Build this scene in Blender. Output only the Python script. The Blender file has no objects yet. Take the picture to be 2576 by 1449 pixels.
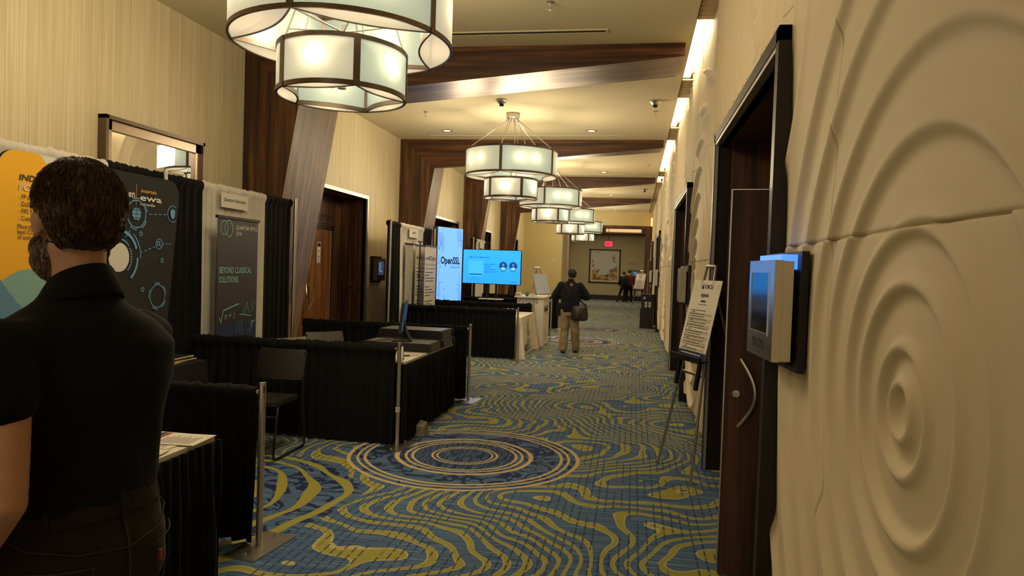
import bpy, math, random
import numpy as np
from mathutils import Vector, Matrix
random.seed(7)
PI = math.pi
S = bpy.context.scene
# ------------------------------------------------------------------ camera
cam_d = bpy.data.cameras.new('camera'); cam = bpy.data.objects.new('camera', cam_d)
S.collection.objects.link(cam); S.camera = cam
cam_d.sensor_width = 36.0; cam_d.lens = 36.0 * 1800 / 2576; cam_d.clip_start = .05; cam_d.clip_end = 200
_Y = Vector(((1596 - 1288) / 1800, (685 - 724.5) / 1800, 1)).normalized()      # corridor axis seen by the camera
_r = .034
_D = Vector((-math.sin(_r), math.cos(_r), 0)); _D.z = -(_D.x * _Y.x + _D.y * _Y.y) / _Y.z; _D.normalize()
_X = _D.cross(_Y)
Rw = Matrix((_X, _Y, -_D))                                                      # world from camera (x right, y down, z forward)
cam.matrix_world = Matrix.Translation((0, 0, 1.65)) @ (Rw @ Matrix(((1, 0, 0), (0, -1, 0), (0, 0, -1)))).to_4x4()
# ------------------------------------------------------------------ world, exposure
W = bpy.data.worlds.new('world'); S.world = W; W.use_nodes = True
W.node_tree.nodes['Background'].inputs[0].default_value = (1, .86, .62, 1)
W.node_tree.nodes['Background'].inputs[1].default_value = .35
S.view_settings.view_transform = 'Standard'; S.view_settings.look = 'None'
S.view_settings.gamma = 1; S.view_settings.exposure = 0.62; S.view_settings.use_curve_mapping = False
S.cycles.use_denoising = True; S.cycles.use_adaptive_sampling = True; S.cycles.adaptive_threshold = .02
S.cycles.max_bounces = 8; S.cycles.diffuse_bounces = 4; S.cycles.glossy_bounces = 4; S.cycles.transmission_bounces = 6
S.cycles.sample_clamp_indirect = 6; S.cycles.caustics_reflective = False; S.cycles.caustics_refractive = False

def area_light(name, loc, size, energy, color=(1, .83, .58), rot=(0, 0, 0), sy=None, spread=PI):
    d = bpy.data.lights.new(name, 'AREA'); d.energy = energy; d.color = color; d.size = size
    if sy: d.shape = 'RECTANGLE'; d.size_y = sy
    d.spread = spread
    o = bpy.data.objects.new(name, d); S.collection.objects.link(o); o.location = loc; o.rotation_euler = rot
    return o
area_light('hall_light_behind', (-2.1, -2.6, 4.1), 1.6, 40)  # unseen fill lamp added behind the camera
area_light('lobby_light', (-2.0, 37.0, 4.0), 4.0, 100, sy=6)

# ------------------------------------------------------------------ node helpers
class NT:
    def __init__(s, name):
        s.m = bpy.data.materials.new(name); s.m.use_nodes = True
        s.t = s.m.node_tree; s.n = s.t.nodes; s.b = s.n['Principled BSDF']; s.out = s.n['Material Output']
    def new(s, ty, **k):
        n = s.n.new(ty)
        for a, b in k.items(): setattr(n, a, b)
        return n
    def put(s, sock, v):
        if isinstance(v, bpy.types.NodeSocket): s.t.links.new(v, sock)
        elif v is not None:
            if hasattr(sock.default_value, '__len__') and not hasattr(v, '__len__'): v = (v,) * len(sock.default_value)
            if hasattr(v, '__len__') and len(v) == 3 and len(sock.default_value) == 4: v = (*v, 1)
            sock.default_value = v
    def math(s, op, a, b=None, c=None, clamp=False):
        n = s.new('ShaderNodeMath', operation=op); n.use_clamp = clamp
        s.put(n.inputs[0], a); s.put(n.inputs[1], b) if b is not None else None
        if c is not None: s.put(n.inputs[2], c)
        return n.outputs[0]
    def pos(s): return s.new('ShaderNodeTexCoord').outputs['Object']
    def sep(s, v):
        n = s.new('ShaderNodeSeparateXYZ'); s.put(n.inputs[0], v); return n.outputs
    def comb(s, x, y, z):
        n = s.new('ShaderNodeCombineXYZ')
        for i, q in enumerate((x, y, z)): s.put(n.inputs[i], q)
        return n.outputs[0]
    def scale(s, v, k):
        n = s.new('ShaderNodeVectorMath', operation='MULTIPLY'); s.put(n.inputs[0], v); s.put(n.inputs[1], k); return n.outputs[0]
    def noise(s, v, sc=1, det=2, rough=.5, dist=0):
        n = s.new('ShaderNodeTexNoise'); s.put(n.inputs['Vector'], v); n.inputs['Scale'].default_value = sc
        n.inputs['Detail'].default_value = det; n.inputs['Roughness'].default_value = rough; n.inputs['Distortion'].default_value = dist
        return n.outputs[0]
    def ramp(s, f, stops, interp='LINEAR'):
        n = s.new('ShaderNodeValToRGB'); s.put(n.inputs[0], f); cr = n.color_ramp; cr.interpolation = interp
        while len(cr.elements) < len(stops): cr.elements.new(1)
        for e, (p, c) in zip(cr.elements, stops):
            e.position = p; e.color = (*c, 1) if hasattr(c, '__len__') else (c, c, c, 1)
        return n.outputs[0]
    def mix(s, f, a, b):
        n = s.new('ShaderNodeMix', data_type='RGBA'); s.put(n.inputs[0], f); s.put(n.inputs[6], a); s.put(n.inputs[7], b); return n.outputs[2]
    def bump(s, h, strength=.3, dist=.01):
        n = s.new('ShaderNodeBump'); n.inputs['Strength'].default_value = strength; n.inputs['Distance'].default_value = dist
        s.put(n.inputs['Height'], h); s.t.links.new(n.outputs[0], s.b.inputs['Normal'])
    def set(s, col=None, rough=None, metal=None, spec=None, em=None, es=None):
        for k, v in (('Base Color', col), ('Roughness', rough), ('Metallic', metal), ('Specular IOR Level', spec), ('Emission Color', em), ('Emission Strength', es)):
            if v is not None: s.put(s.b.inputs[k], v)
        return s.m

def plain(name, col, rough=.6, metal=0, spec=.4, em=None, es=0, nz=.12, nsc=18):
    t = NT(name)
    if em is None:
        f = t.noise(t.pos(), nsc, 3)
        c = t.mix(f, tuple(q * (1 - nz) for q in col), tuple(min(1, q * (1 + nz)) for q in col))
        return t.set(c, rough, metal, spec)
    return t.set(col, rough, metal, spec, em, es)

M = {}
def wallpaper():
    t = NT('wallpaper'); p = t.pos(); x, y, z = t.sep(p)
    v = t.comb(t.math('MULTIPLY', x, 1), t.math('MULTIPLY', y, 1), t.math('MULTIPLY', z, .012))
    a = t.noise(v, 55, 2, .6); b = t.noise(v, 9, 1)
    f = t.math('ADD', t.math('MULTIPLY', a, .75), t.math('MULTIPLY', b, .3))
    c = t.ramp(f, [(.36, (.61, .51, .31)), (.5, (.70, .60, .375)), (.62, (.78, .69, .46))])
    t.bump(a, .12, .004)
    return t.set(c, .5, 0, .35)
M['paper'] = wallpaper()
M['paperflat'] = plain('painted_wall', (.56, .46, .22), .75, nz=.04, nsc=3)
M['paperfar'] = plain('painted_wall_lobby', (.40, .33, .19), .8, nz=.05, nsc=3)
M['ceil'] = plain('ceiling_paint', (.64, .555, .36), .9, nz=.02, nsc=2)
M['relief'] = plain('relief_plaster', (.66, .55, .365), .62, spec=.3, nz=.04, nsc=2.5)
def wood(name, axis, c0, c1, c2, rough=.35, metal=0, sc=14, bands=None):
    t = NT(name); x, y, z = t.sep(t.pos())
    k = [1.0, 1.0, 1.0]; k[axis] = .035
    v = t.comb(t.math('MULTIPLY', x, k[0]), t.math('MULTIPLY', y, k[1]), t.math('MULTIPLY', z, k[2]))
    a = t.noise(v, sc, 3, .55, .3); b = t.noise(v, sc * 6, 2, .5)
    f = t.math('ADD', t.math('MULTIPLY', a, .8), t.math('MULTIPLY', b, .22))
    c = t.ramp(f, [(.36, c0), (.52, c1), (.68, c2)])
    return t.set(c, rough, metal, .45)
M['woodv'] = wood('walnut_vertical', 2, (.022, .009, .005), (.075, .030, .012), (.21, .088, .030))
M['woodx'] = wood('walnut_horizontal', 0, (.022, .009, .005), (.070, .026, .011), (.19, .075, .026))
M['woodd'] = wood('walnut_door', 2, (.060, .022, .007), (.17, .068, .020), (.30, .14, .045), .4)
M['wooddark'] = wood('walnut_dark_veneer', 2, (.030, .012, .007), (.075, .028, .014), (.14, .052, .022), .62)
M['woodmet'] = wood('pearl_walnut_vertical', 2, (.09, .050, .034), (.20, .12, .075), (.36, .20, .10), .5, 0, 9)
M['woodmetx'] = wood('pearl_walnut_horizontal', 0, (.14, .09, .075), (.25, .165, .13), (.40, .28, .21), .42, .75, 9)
M['steel'] = plain('brushed_steel', (.52, .48, .42), .32, 1, nz=.1)
M['silver'] = plain('silver_trim', (.62, .58, .50), .38, 1)
M['bronze'] = plain('bronze_frame', (.17, .125, .09), .38, .85)
M['darkframe'] = plain('dark_bronze', (.020, .013, .012), .38, .2)
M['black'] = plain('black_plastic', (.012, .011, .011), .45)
M['blackmet'] = plain('black_steel', (.035, .03, .028), .4, .7)
M['chrome'] = plain('chrome', (.7, .67, .6), .16, 1)
M['white'] = plain('white_plastic', (.72, .68, .60), .5, nz=.03)
M['paperw'] = plain('white_paper', (.70, .65, .55), .7, nz=.03)
M['red'] = plain('red_ink', (.35, .02, .02), .6)
M['navy'] = plain('navy_ink', (.015, .025, .09), .6)
M['ink'] = plain('black_ink', (.02, .02, .025), .6)
M['grey'] = plain('grey_ink', (.22, .21, .21), .6)
M['mirror'] = plain('mirror_glass', (.86, .86, .84), .01, 1, nz=0)
def cloth(name, col, rough=.9, sheen=.25, nsc=260, st=.25):
    t = NT(name); p = t.pos(); f = t.noise(p, nsc, 2); g = t.noise(p, 6, 3)
    c = t.mix(g, tuple(q * .8 for q in col), tuple(q * 1.2 for q in col))
    t.bump(f, st, .002); t.b.inputs['Sheen Weight'].default_value = sheen; t.b.inputs['Sheen Roughness'].default_value = .5
    return t.set(c, rough, 0, .15)
M['bdrape'] = cloth('black_drape_cloth', (.0060, .0056, .0054), sheen=.012)
M['wdrape'] = cloth('white_drape_cloth', (.62, .58, .50), sheen=.1)
M['wcloth'] = cloth('white_table_cloth', (.74, .66, .52), sheen=.1)
M['bcloth'] = cloth('black_table_cloth', (.0075, .0068, .0066), sheen=.02)
M['shirt'] = cloth('black_polo_knit', (.0055, .005, .0048), sheen=.025, nsc=400)
M['jeans'] = cloth('charcoal_denim', (.021, .0145, .012), sheen=.05, nsc=500)
M['seam'] = plain('denim_seam', (.045, .03, .022), .9)
M['sweater'] = cloth('navy_sweater', (.010, .010, .016), sheen=.04)
M['khaki'] = cloth('khaki_twill', (.27, .205, .115), sheen=.1)
M['maroon'] = cloth('maroon_jacket', (.13, .028, .024), sheen=.1)
M['darkcloth'] = cloth('dark_cloth', (.012, .012, .014), sheen=.05)
M['leather'] = plain('dark_leather', (.02, .016, .012), .42)
M['seatgrey'] = plain('grey_vinyl', (.13, .12, .10), .5)
M['seatblack'] = plain('black_vinyl', (.014, .012, .010), .5)
def skinm():
    t = NT('skin'); f = t.noise(t.pos(), 30, 3); c = t.mix(f, (.42, .21, .13), (.56, .31, .20))
    t.b.inputs['Subsurface Weight'].default_value = .08; t.b.inputs['Subsurface Radius'].default_value = (.02, .008, .004)
    return t.set(c, .5, 0, .35)
M['skin'] = skinm()
def hairm(name, a, b):
    t = NT(name); x, y, z = t.sep(t.pos())
    v = t.comb(x, y, t.math('MULTIPLY', z, .25)); f = t.noise(v, 90, 4, .6, .6)
    t.bump(f, .7, .006); return t.set(t.ramp(f, [(.35, a), (.65, b)]), .5, 0, .4)
M['hair'] = hairm('brown_hair', (.022, .011, .006), (.10, .052, .025))
M['hairdark'] = hairm('dark_hair', (.006, .004, .003), (.03, .018, .012))
M['beard'] = hairm('grey_beard', (.08, .05, .03), (.28, .20, .14))
def carpet():
    t = NT('patterned_carpet'); p = t.pos(); x, y, z = t.sep(p)
    n1 = t.noise(p, .80, 1, .4); n2 = t.noise(p, 1.9, 1, .3); n3 = t.noise(p, 2.6, 0)
    s1 = t.math('SINE', t.math('ADD', t.math('MULTIPLY', y, 1.717), t.math('MULTIPLY', x, 1.2)))
    s2 = t.math('SINE', t.math('ADD', t.math('MULTIPLY', y, 3.433), t.math('ADD', t.math('MULTIPLY', x, -2.6), .8)))
    F = t.math('ADD', t.math('MULTIPLY', x, 4.6), t.math('MULTIPLY', n1, 11.0))
    F = t.math('ADD', F, t.math('MULTIPLY', n2, 3.5))
    F = t.math('ADD', F, t.math('ADD', t.math('MULTIPLY', s1, 2.7), t.math('MULTIPLY', s2, 1.15)))
    fr = t.math('ABSOLUTE', t.math('SUBTRACT', t.math('FRACT', F), .5))
    wd = t.math('ADD', .085, t.math('MULTIPLY', n3, .20))
    stripe = t.math('LESS_THAN', fr, wd)
    core = t.math('LESS_THAN', fr, t.math('SUBTRACT', wd, .05))
    # woven ground: short crossing dashes
    nl = t.noise(t.scale(p, (2.2, 105, 1)), 1, 1); nd = t.noise(t.scale(p, (60, 5, 1)), 1, 1)
    g = t.ramp(nl, [(.38, (.034, .066, .15)), (.52, (.066, .125, .225)), (.66, (.125, .20, .28))])
    pair = t.math('ABSOLUTE', t.math('SUBTRACT', t.math('FRACT', t.math('MULTIPLY', x, 18)), .5))
    dash = t.math('MULTIPLY', t.math('LESS_THAN', pair, .10), t.math('GREATER_THAN', t.math('FRACT', t.math('MULTIPLY', t.math('ADD', y, t.math('MULTIPLY', t.math('FLOOR', t.math('MULTIPLY', x, 18)), .37)), 9)), .22))
    keep = t.math('GREATER_THAN', t.noise(t.scale(p, (2.6, .9, 1)), 2.0, 1), .45)
    dash = t.math('MULTIPLY', dash, keep)
    olive = t.mix(t.noise(p, 60, 2), (.21, .20, .035), (.36, .325, .07))
    c = t.mix(stripe, g, t.mix(core, (.42, .37, .16), olive))
    c = t.mix(t.math('MULTIPLY', dash, .8), c, (.016, .026, .085))
    # large round medallions woven into the carpet
    wob = t.math('MULTIPLY', t.math('SUBTRACT', t.noise(p, 1.6, 1), .5), .10)
    d = None
    for cx, cy in ((-1.4, 6.07), (-1.28, 16.75), (-1.15, 20.3)):
        q = t.new('ShaderNodeVectorMath', operation='DISTANCE'); t.put(q.inputs[0], t.comb(x, y, 0)); q.inputs[1].default_value = (cx, cy, 0)
        d = q.outputs['Value'] if d is None else t.math('MINIMUM', d, q.outputs['Value'])
    far = t.math('ADD', d, t.math('MULTIPLY', wob, t.math('MULTIPLY', d, .55)))
    R_ = [(.0, 0), (.232, 1), (.25, 0), (.272, 1), (.292, 0), (.44, 1), (.462, 0), (.495, 1), (.517, 0), (.56, 1), (.598, 0), (.83, 1), (.856, 0), (.892, 1), (.915, 0), (.962, 1), (1.0, 0)]
    ring = t.ramp(far, R_, 'CONSTANT')
    inn = t.math('LESS_THAN', far, .999)
    sw = t.noise(t.scale(p, (1, 1, 1)), 3.2, 2, .5, 1.6)
    mg = t.mix(t.math('LESS_THAN', t.math('ABSOLUTE', t.math('SUBTRACT', sw, .5)), .045), g, (.013, .022, .085))
    mg = t.mix(t.math('LESS_THAN', far, .44), mg, t.mix(t.math('GREATER_THAN', nd, .5), (.013, .022, .085), (.055, .10, .16)))
    c = t.mix(inn, c, t.mix(ring, mg, (.50, .38, .16)))
    # loose swirl left of the first medallion
    q = t.new('ShaderNodeVectorMath', operation='DISTANCE'); t.put(q.inputs[0], t.comb(x, y, 0)); q.inputs[1].default_value = (-3.05, 4.55, 0)
    ds = t.math('ADD', q.outputs['Value'], t.math('MULTIPLY', t.math('SUBTRACT', t.noise(p, 1.1, 1), .5), .5))
    fs = t.math('ABSOLUTE', t.math('SUBTRACT', t.math('FRACT', t.math('MULTIPLY', ds, 5.2)), .5))
    s2 = t.mix(t.math('LESS_THAN', fs, t.math('ADD', .02, t.math('MULTIPLY', n3, .28))), mg, olive)
    c = t.mix(t.math('MULTIPLY', t.math('LESS_THAN', ds, 1.16), t.math('GREATER_THAN', far, .999)), c, s2)
    t.bump(t.noise(p, 330, 2), .5, .004)
    t.b.inputs['Sheen Weight'].default_value = .05
    return t.set(c, .95, 0, .1)
M['carpet'] = carpet()
def shade(name, col, em, es):
    t = NT(name); x, y, z = t.sep(t.new('ShaderNodeTexCoord').outputs['Object'])
    ang = t.math('ARCTAN2', y, x); w = t.math('SINE', t.math('MULTIPLY', ang, 330))
    tr = t.new('ShaderNodeBsdfTranslucent'); t.put(tr.inputs[0], col)
    di = t.new('ShaderNodeBsdfDiffuse'); t.put(di.inputs[0], col)
    gl = t.new('ShaderNodeBsdfGlossy'); gl.inputs['Roughness'].default_value = .25; t.put(gl.inputs[0], (1, 1, 1))
    e = t.new('ShaderNodeEmission'); t.put(e.inputs[0], em); t.put(e.inputs[1], t.math('ADD', es, t.math('MULTIPLY', w, es * .07)))
    m1 = t.new('ShaderNodeMixShader'); m1.inputs[0].default_value = .35
    t.t.links.new(tr.outputs[0], m1.inputs[1]); t.t.links.new(di.outputs[0], m1.inputs[2])
    m2 = t.new('ShaderNodeMixShader'); m2.inputs[0].default_value = .06
    t.t.links.new(m1.outputs[0], m2.inputs[1]); t.t.links.new(gl.outputs[0], m2.inputs[2])
    a = t.new('ShaderNodeAddShader'); t.t.links.new(m2.outputs[0], a.inputs[0]); t.t.links.new(e.outputs[0], a.inputs[1])
    t.t.links.new(a.outputs[0], t.out.inputs[0]); return t.m
M['glassw'] = shade('frosted_glass_warm', (.26, .25, .20), (1, .91, .66), .22)
M['glassg'] = shade('frosted_glass_green', (.22, .25, .21), (.88, .96, .74), .20)
M['diff'] = shade('diffuser_glass', (.30, .26, .20), (1, .84, .60), .27)
M['bulb'] = plain('lit_bulb', (1, .9, .7), em=(1, .86, .6), es=12)
M['cove'] = plain('lit_cove_lamp', (1, .9, .7), em=(1, .84, .56), es=8)
M['down'] = plain('lit_downlight', (1, .8, .5), em=(1, .62, .25), es=3.0)
def screen(name, c0, c1, es, ax='z'):
    t = NT(name); o = t.sep(t.new('ShaderNodeTexCoord').outputs['Generated'])
    c = t.ramp(o[2], [(0, c0), (1, c1)]); return t.set((0, 0, 0), .3, 0, .3, c, es)
M['tv'] = screen('lit_tv_screen', (.022, .30, 1.0), (.03, .36, 1.0), 1.0)
M['lightbox'] = screen('lit_fabric_light_box', (.13, .34, .95), (.17, .42, .95), 1.0)
M['exit'] = plain('lit_exit_red', (1, 0, 0), em=(1, .03, .06), es=1.6)
M['scr'] = plain('lit_small_screen', (0, 0, 0), .2, em=(.10, .22, .48), es=.15)
M['scrdark'] = plain('dark_glass_screen', (.004, .004, .006), .12, spec=.6)
M['led'] = plain('blue_led_glow', (0, 0, 0), em=(.05, .20, 1.0), es=1.0)
M['ledtop'] = plain('blue_lit_acrylic', (.2, .3, .6), .3, em=(.05, .22, 1.0), es=1.0)  # blue reflection of the light box, put in as a glow
# ------------------------------------------------------------------ mesh builder
def frame(o, ex, ey):
    """matrix placing local x,y,z at origin o along ex, ey, ex x ey"""
    ex = Vector(ex).normalized(); ey = Vector(ey); ey = (ey - ex * ey.dot(ex)).normalized(); ez = ex.cross(ey)
    m = Matrix((ex, ey, ez)).transposed().to_4x4(); m.translation = Vector(o); return m
_fc = {}
class MB:
    def __init__(s, M0=None): s.v = []; s.f = []; s.m = []; s.M = M0
    def add(s, vs, fs, mat=0, M=None):
        n = len(s.v)
        T = None
        if s.M is not None: T = s.M
        if M is not None: T = (T @ M) if T is not None else M
        for v in vs:
            s.v.append(tuple(T @ Vector(v)) if T is not None else tuple(v))
        for f in fs: s.f.append([i + n for i in f]); s.m.append(mat)
        return s
    def box(s, a, b, mat=0, M=None):
        x0, y0, z0 = a; x1, y1, z1 = b
        s.add([(x0, y0, z0), (x1, y0, z0), (x1, y1, z0), (x0, y1, z0), (x0, y0, z1), (x1, y0, z1), (x1, y1, z1), (x0, y1, z1)],
              [(0, 3, 2, 1), (4, 5, 6, 7), (0, 1, 5, 4), (1, 2, 6, 5), (2, 3, 7, 6), (3, 0, 4, 7)], mat, M); return s
    def rbox(s, a, b, r, mat=0, M=None, n=4):
        """box with corners rounded in local xy, extruded along z"""
        x0, y0, z0 = a; x1, y1, z1 = b; pts = []
        for cx, cy, a0 in ((x1 - r, y1 - r, 0), (x0 + r, y1 - r, 90), (x0 + r, y0 + r, 180), (x1 - r, y0 + r, 270)):
            for i in range(n + 1):
                t = math.radians(a0 + 90 * i / n); pts.append((cx + r * math.cos(t), cy + r * math.sin(t)))
        return s.prism(pts, z0, z1, mat, M)
    def prism(s, pts, z0, z1, mat=0, M=None):
        n = len(pts); vs = [(x, y, z0) for x, y in pts] + [(x, y, z1) for x, y in pts]
        fs = [tuple(range(n))[::-1], tuple(range(n, 2 * n))] + [(i, (i + 1) % n, n + (i + 1) % n, n + i) for i in range(n)]
        return s.add(vs, fs, mat, M)
    def tube(s, pts, r, n=8, mat=0, M=None, closed=False, caps=True):
        pts = [Vector(p) for p in pts]; k = len(pts); rs = r if hasattr(r, '__len__') else [r] * k
        vs = []; up = None
        for i, p in enumerate(pts):
            if closed: t = pts[(i + 1) % k] - pts[i - 1]
            else: t = pts[min(i + 1, k - 1)] - pts[max(i - 1, 0)]
            t.normalize()
            if up is None:
                up = Vector((0, 0, 1)) if abs(t.z) < .9 else Vector((1, 0, 0))
            a = (up - t * up.dot(t)).normalized(); b = t.cross(a); up = a
            for j in range(n):
                q = 2 * PI * j / n; vs.append(p + (a * math.cos(q) + b * math.sin(q)) * rs[i])
        fs = []
        for i in range(k if closed else k - 1):
            for j in range(n):
                i2 = (i + 1) % k; fs.append((i * n + j, i * n + (j + 1) % n, i2 * n + (j + 1) % n, i2 * n + j))
        if caps and not closed: fs += [tuple(range(n))[::-1], tuple(range((k - 1) * n, k * n))]
        return s.add(vs, fs, mat, M)
    def lathe(s, prof, n=24, mat=0, M=None, a0=0, a1=2 * PI):
        full = abs(a1 - a0 - 2 * PI) < 1e-6; k = len(prof); m = n if full else n + 1; vs = []
        for i in range(m):
            t = a0 + (a1 - a0) * i / n
            for r, z in prof: vs.append((r * math.cos(t), r * math.sin(t), z))
        fs = []
        for i in range(n):
            i2 = (i + 1) % m
            for j in range(k - 1): fs.append((i * k + j, i2 * k + j, i2 * k + j + 1, i * k + j + 1))
        return s.add(vs, fs, mat, M)
    def ball(s, c, r, mat=0, M=None, n=12):
        rr = r if hasattr(r, '__len__') else (r, r, r); vs = []; fs = []
        for i in range(n + 1):
            a = PI * i / n
            for j in range(2 * n):
                b = PI * j / n
                vs.append((c[0] + rr[0] * math.sin(a) * math.cos(b), c[1] + rr[1] * math.sin(a) * math.sin(b), c[2] + rr[2] * math.cos(a)))
        for i in range(n):
            for j in range(2 * n):
                j2 = (j + 1) % (2 * n); fs.append((i * 2 * n + j, (i + 1) * 2 * n + j, (i + 1) * 2 * n + j2, i * 2 * n + j2))
        return s.add(vs, fs, mat, M)
    def grid(s, P, mat=0, M=None, flip=False):
        r, c = len(P), len(P[0]); vs = [q for row in P for q in row]; fs = []
        for i in range(r - 1):
            for j in range(c - 1):
                f = (i * c + j, i * c + j + 1, (i + 1) * c + j + 1, (i + 1) * c + j); fs.append(f[::-1] if flip else f)
        return s.add(vs, fs, mat, M)
    # flat artwork in local xy, lifted by z
    def rect(s, x0, y0, x1, y1, mat=0, z=0): return s.add([(x0, y0, z), (x1, y0, z), (x1, y1, z), (x0, y1, z)], [(0, 1, 2, 3)], mat)
    def arc(s, cx, cy, r0, r1, a0=0, a1=360, mat=0, z=0, n=40, ex=1):
        n = max(3, int(n * abs(a1 - a0) / 360)); vs = []
        for i in range(n + 1):
            t = math.radians(a0 + (a1 - a0) * i / n); vs += [(cx + ex * r0 * math.cos(t), cy + r0 * math.sin(t), z), (cx + ex * r1 * math.cos(t), cy + r1 * math.sin(t), z)]
        return s.add(vs, [(2 * i, 2 * i + 1, 2 * i + 3, 2 * i + 2) for i in range(n)], mat)
    def line(s, pts, w, mat=0, z=0):
        for (x0, y0), (x1, y1) in zip(pts, pts[1:]):
            dx, dy = x1 - x0, y1 - y0; L = math.hypot(dx, dy) or 1; nx, ny = -dy / L * w / 2, dx / L * w / 2
            s.add([(x0 - nx, y0 - ny, z), (x1 - nx, y1 - ny, z), (x1 + nx, y1 + ny, z), (x0 + nx, y0 + ny, z)], [(0, 1, 2, 3)], mat)
        return s
    def text(s, body, x, y, h, mat=0, z=0, sx=1, ex=0, bold=0, align='LEFT', width=None, shear=0):
        key = (body, ex, bold, shear)
        if key not in _fc:
            cu = bpy.data.curves.new('lettering', 'FONT'); cu.body = body; cu.size = 1; cu.resolution_u = 3; cu.extrude = ex; cu.offset = bold; cu.shear = shear
            ob = bpy.data.objects.new('lettering', cu); S.collection.objects.link(ob)
            me = bpy.data.meshes.new_from_object(ob.evaluated_get(bpy.context.evaluated_depsgraph_get()))
            _fc[key] = ([tuple(v.co) for v in me.vertices], [tuple(p.vertices) for p in me.polygons])
            bpy.data.objects.remove(ob); bpy.data.meshes.remove(me); bpy.data.curves.remove(cu)
        vs, fs = _fc[key]
        if not vs: return s
        x0 = min(v[0] for v in vs); x1 = max(v[0] for v in vs); k = h / .72
        kx = k * sx if width is None else width / (x1 - x0)
        off = {'LEFT': x0, 'CENTER': (x0 + x1) / 2, 'RIGHT': x1}[align]
        return s.add([(x + (v[0] - off) * kx, y + v[1] * k, z + v[2] * k) for v in vs], fs, mat)
    def build(s, name, mats, parent=None, smooth=False, ang=40, loc=None):
        me = bpy.data.meshes.new(name); me.from_pydata(s.v, [], s.f)
        if not isinstance(mats, (list, tuple)): mats = [mats]
        for m in mats: me.materials.append(m)
        if len(mats) > 1: me.polygons.foreach_set('material_index', s.m)
        if smooth:
            me.shade_smooth(); me.set_sharp_from_angle(angle=math.radians(ang))
        me.update()
        o = bpy.data.objects.new(name, me); S.collection.objects.link(o)
        if parent: o.parent = parent
        if loc: o.location = loc
        return o
def tag(o, label=None, cat=None, group=None, kind=None):
    for k, v in (('label', label), ('category', cat), ('group', group), ('kind', kind)):
        if v: o[k] = v
    return o
def thing(name, label, cat, loc=(0, 0, 0), rz=0, group=None, kind=None):
    o = bpy.data.objects.new(name, None); S.collection.objects.link(o); o.empty_display_size = .1
    o.location = loc; o.rotation_euler = (0, 0, rz); return tag(o, label, cat, group, kind)
def struct(o): o['kind'] = 'structure'; return o
def dup(root, loc=None, rz=None, label=None, group=None):
    def cp(o, par):
        c = o.copy(); S.collection.objects.link(c); c.parent = par
        for ch in kids[o.name]: cp(ch, c)
        return c
    kids = {o.name: list(o.children) for o in [root, *root.children_recursive]}
    r = cp(root, None)
    if loc is not None: r.location = loc
    if rz is not None: r.rotation_euler = (0, 0, rz)
    if label: r['label'] = label
    if group: r['group'] = group
    return r
def smooth_noise(seed, n=64):
    r = random.Random(seed); a = [r.uniform(-1, 1) for _ in range(n)]
    def f(t):
        i = math.floor(t); u = t - i; u = u * u * (3 - 2 * u); return a[i % n] * (1 - u) + a[(i + 1) % n] * u
    return f
def drape(mb, p0, p1, zt, zb, amp=.022, wl=.11, seed=1, flare=0, mat=0, gather=True, step=.018, t=.007):
    """a pleated curtain hanging on a pipe from p0 to p1 (xy)"""
    p0 = Vector((*p0, 0)); p1 = Vector((*p1, 0)); L = (p1 - p0).length; d = (p1 - p0) / L; nrm = Vector((d.y, -d.x, 0))
    f1 = smooth_noise(seed); f2 = smooth_noise(seed + 9); f3 = smooth_noise(seed + 21); f4 = smooth_noise(seed + 33)
    N = max(6, int(L / step)); H = zt - zb
    zs = [zb, zb + .02] + [zb + H * k for k in (.08, .16, .25, .35, .45, .55, .65, .75, .84)] + ([zt - .10, zt - .065, zt - .045, zt - .02, zt - .004] if gather else [zt - .05, zt - .01, zt - .002])
    P = []
    for s_ in range(N + 1):
        s = L * s_ / N; row = []
        ph = s / wl * 2 * PI + 2.2 * f1(s / .35) + 1.2 * f2(s / .12)
        def off(z, s=s, ph=ph):
            k = (z - zb) / H; a = amp * (1 - .72 * k ** 2) * (1 + .5 * f3(s / .4))
            return a * math.sin(ph + .9 * f4(s * 2 + k * 1.7)) + a * .35 * math.sin(2.3 * ph + 1) + flare * (1 - k) ** 2
        ru = .010 * f2(s / .022) + .006 * f1(s / .05)
        for z in zs:
            o = off(z)
            if gather and z > zt - .08:
                q = (z - (zt - .08)) / .08; o = off(zt - .08) * (1 - q) + math.sqrt(max(0, 1 - (2 * q - 1) ** 2)) * (.024 + ru)
            row.append(p0 + d * s + nrm * (o + t) + Vector((0, 0, z)))
        row.append(p0 + d * s + Vector((0, 0, zt + (.006 + ru if gather else 0))))
        for z in reversed(zs):
            o = off(z)
            if gather and z > zt - .08:
                q = (z - (zt - .08)) / .08; o = off(zt - .08) * (1 - q) - math.sqrt(max(0, 1 - (2 * q - 1) ** 2)) * (.024 + ru)
            row.append(p0 + d * s + nrm * (o - t) + Vector((0, 0, z)))
        P.append(row)
    mb.grid(P, mat, flip=True)
    k = len(P[0]); n0 = len(mb.v) - k * len(P)
    mb.f.append(list(range(n0, n0 + k))); mb.m.append(mat); mb.f.append(list(range(len(mb.v) - k, len(mb.v)))[::-1]); mb.m.append(mat)
    return mb
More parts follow.
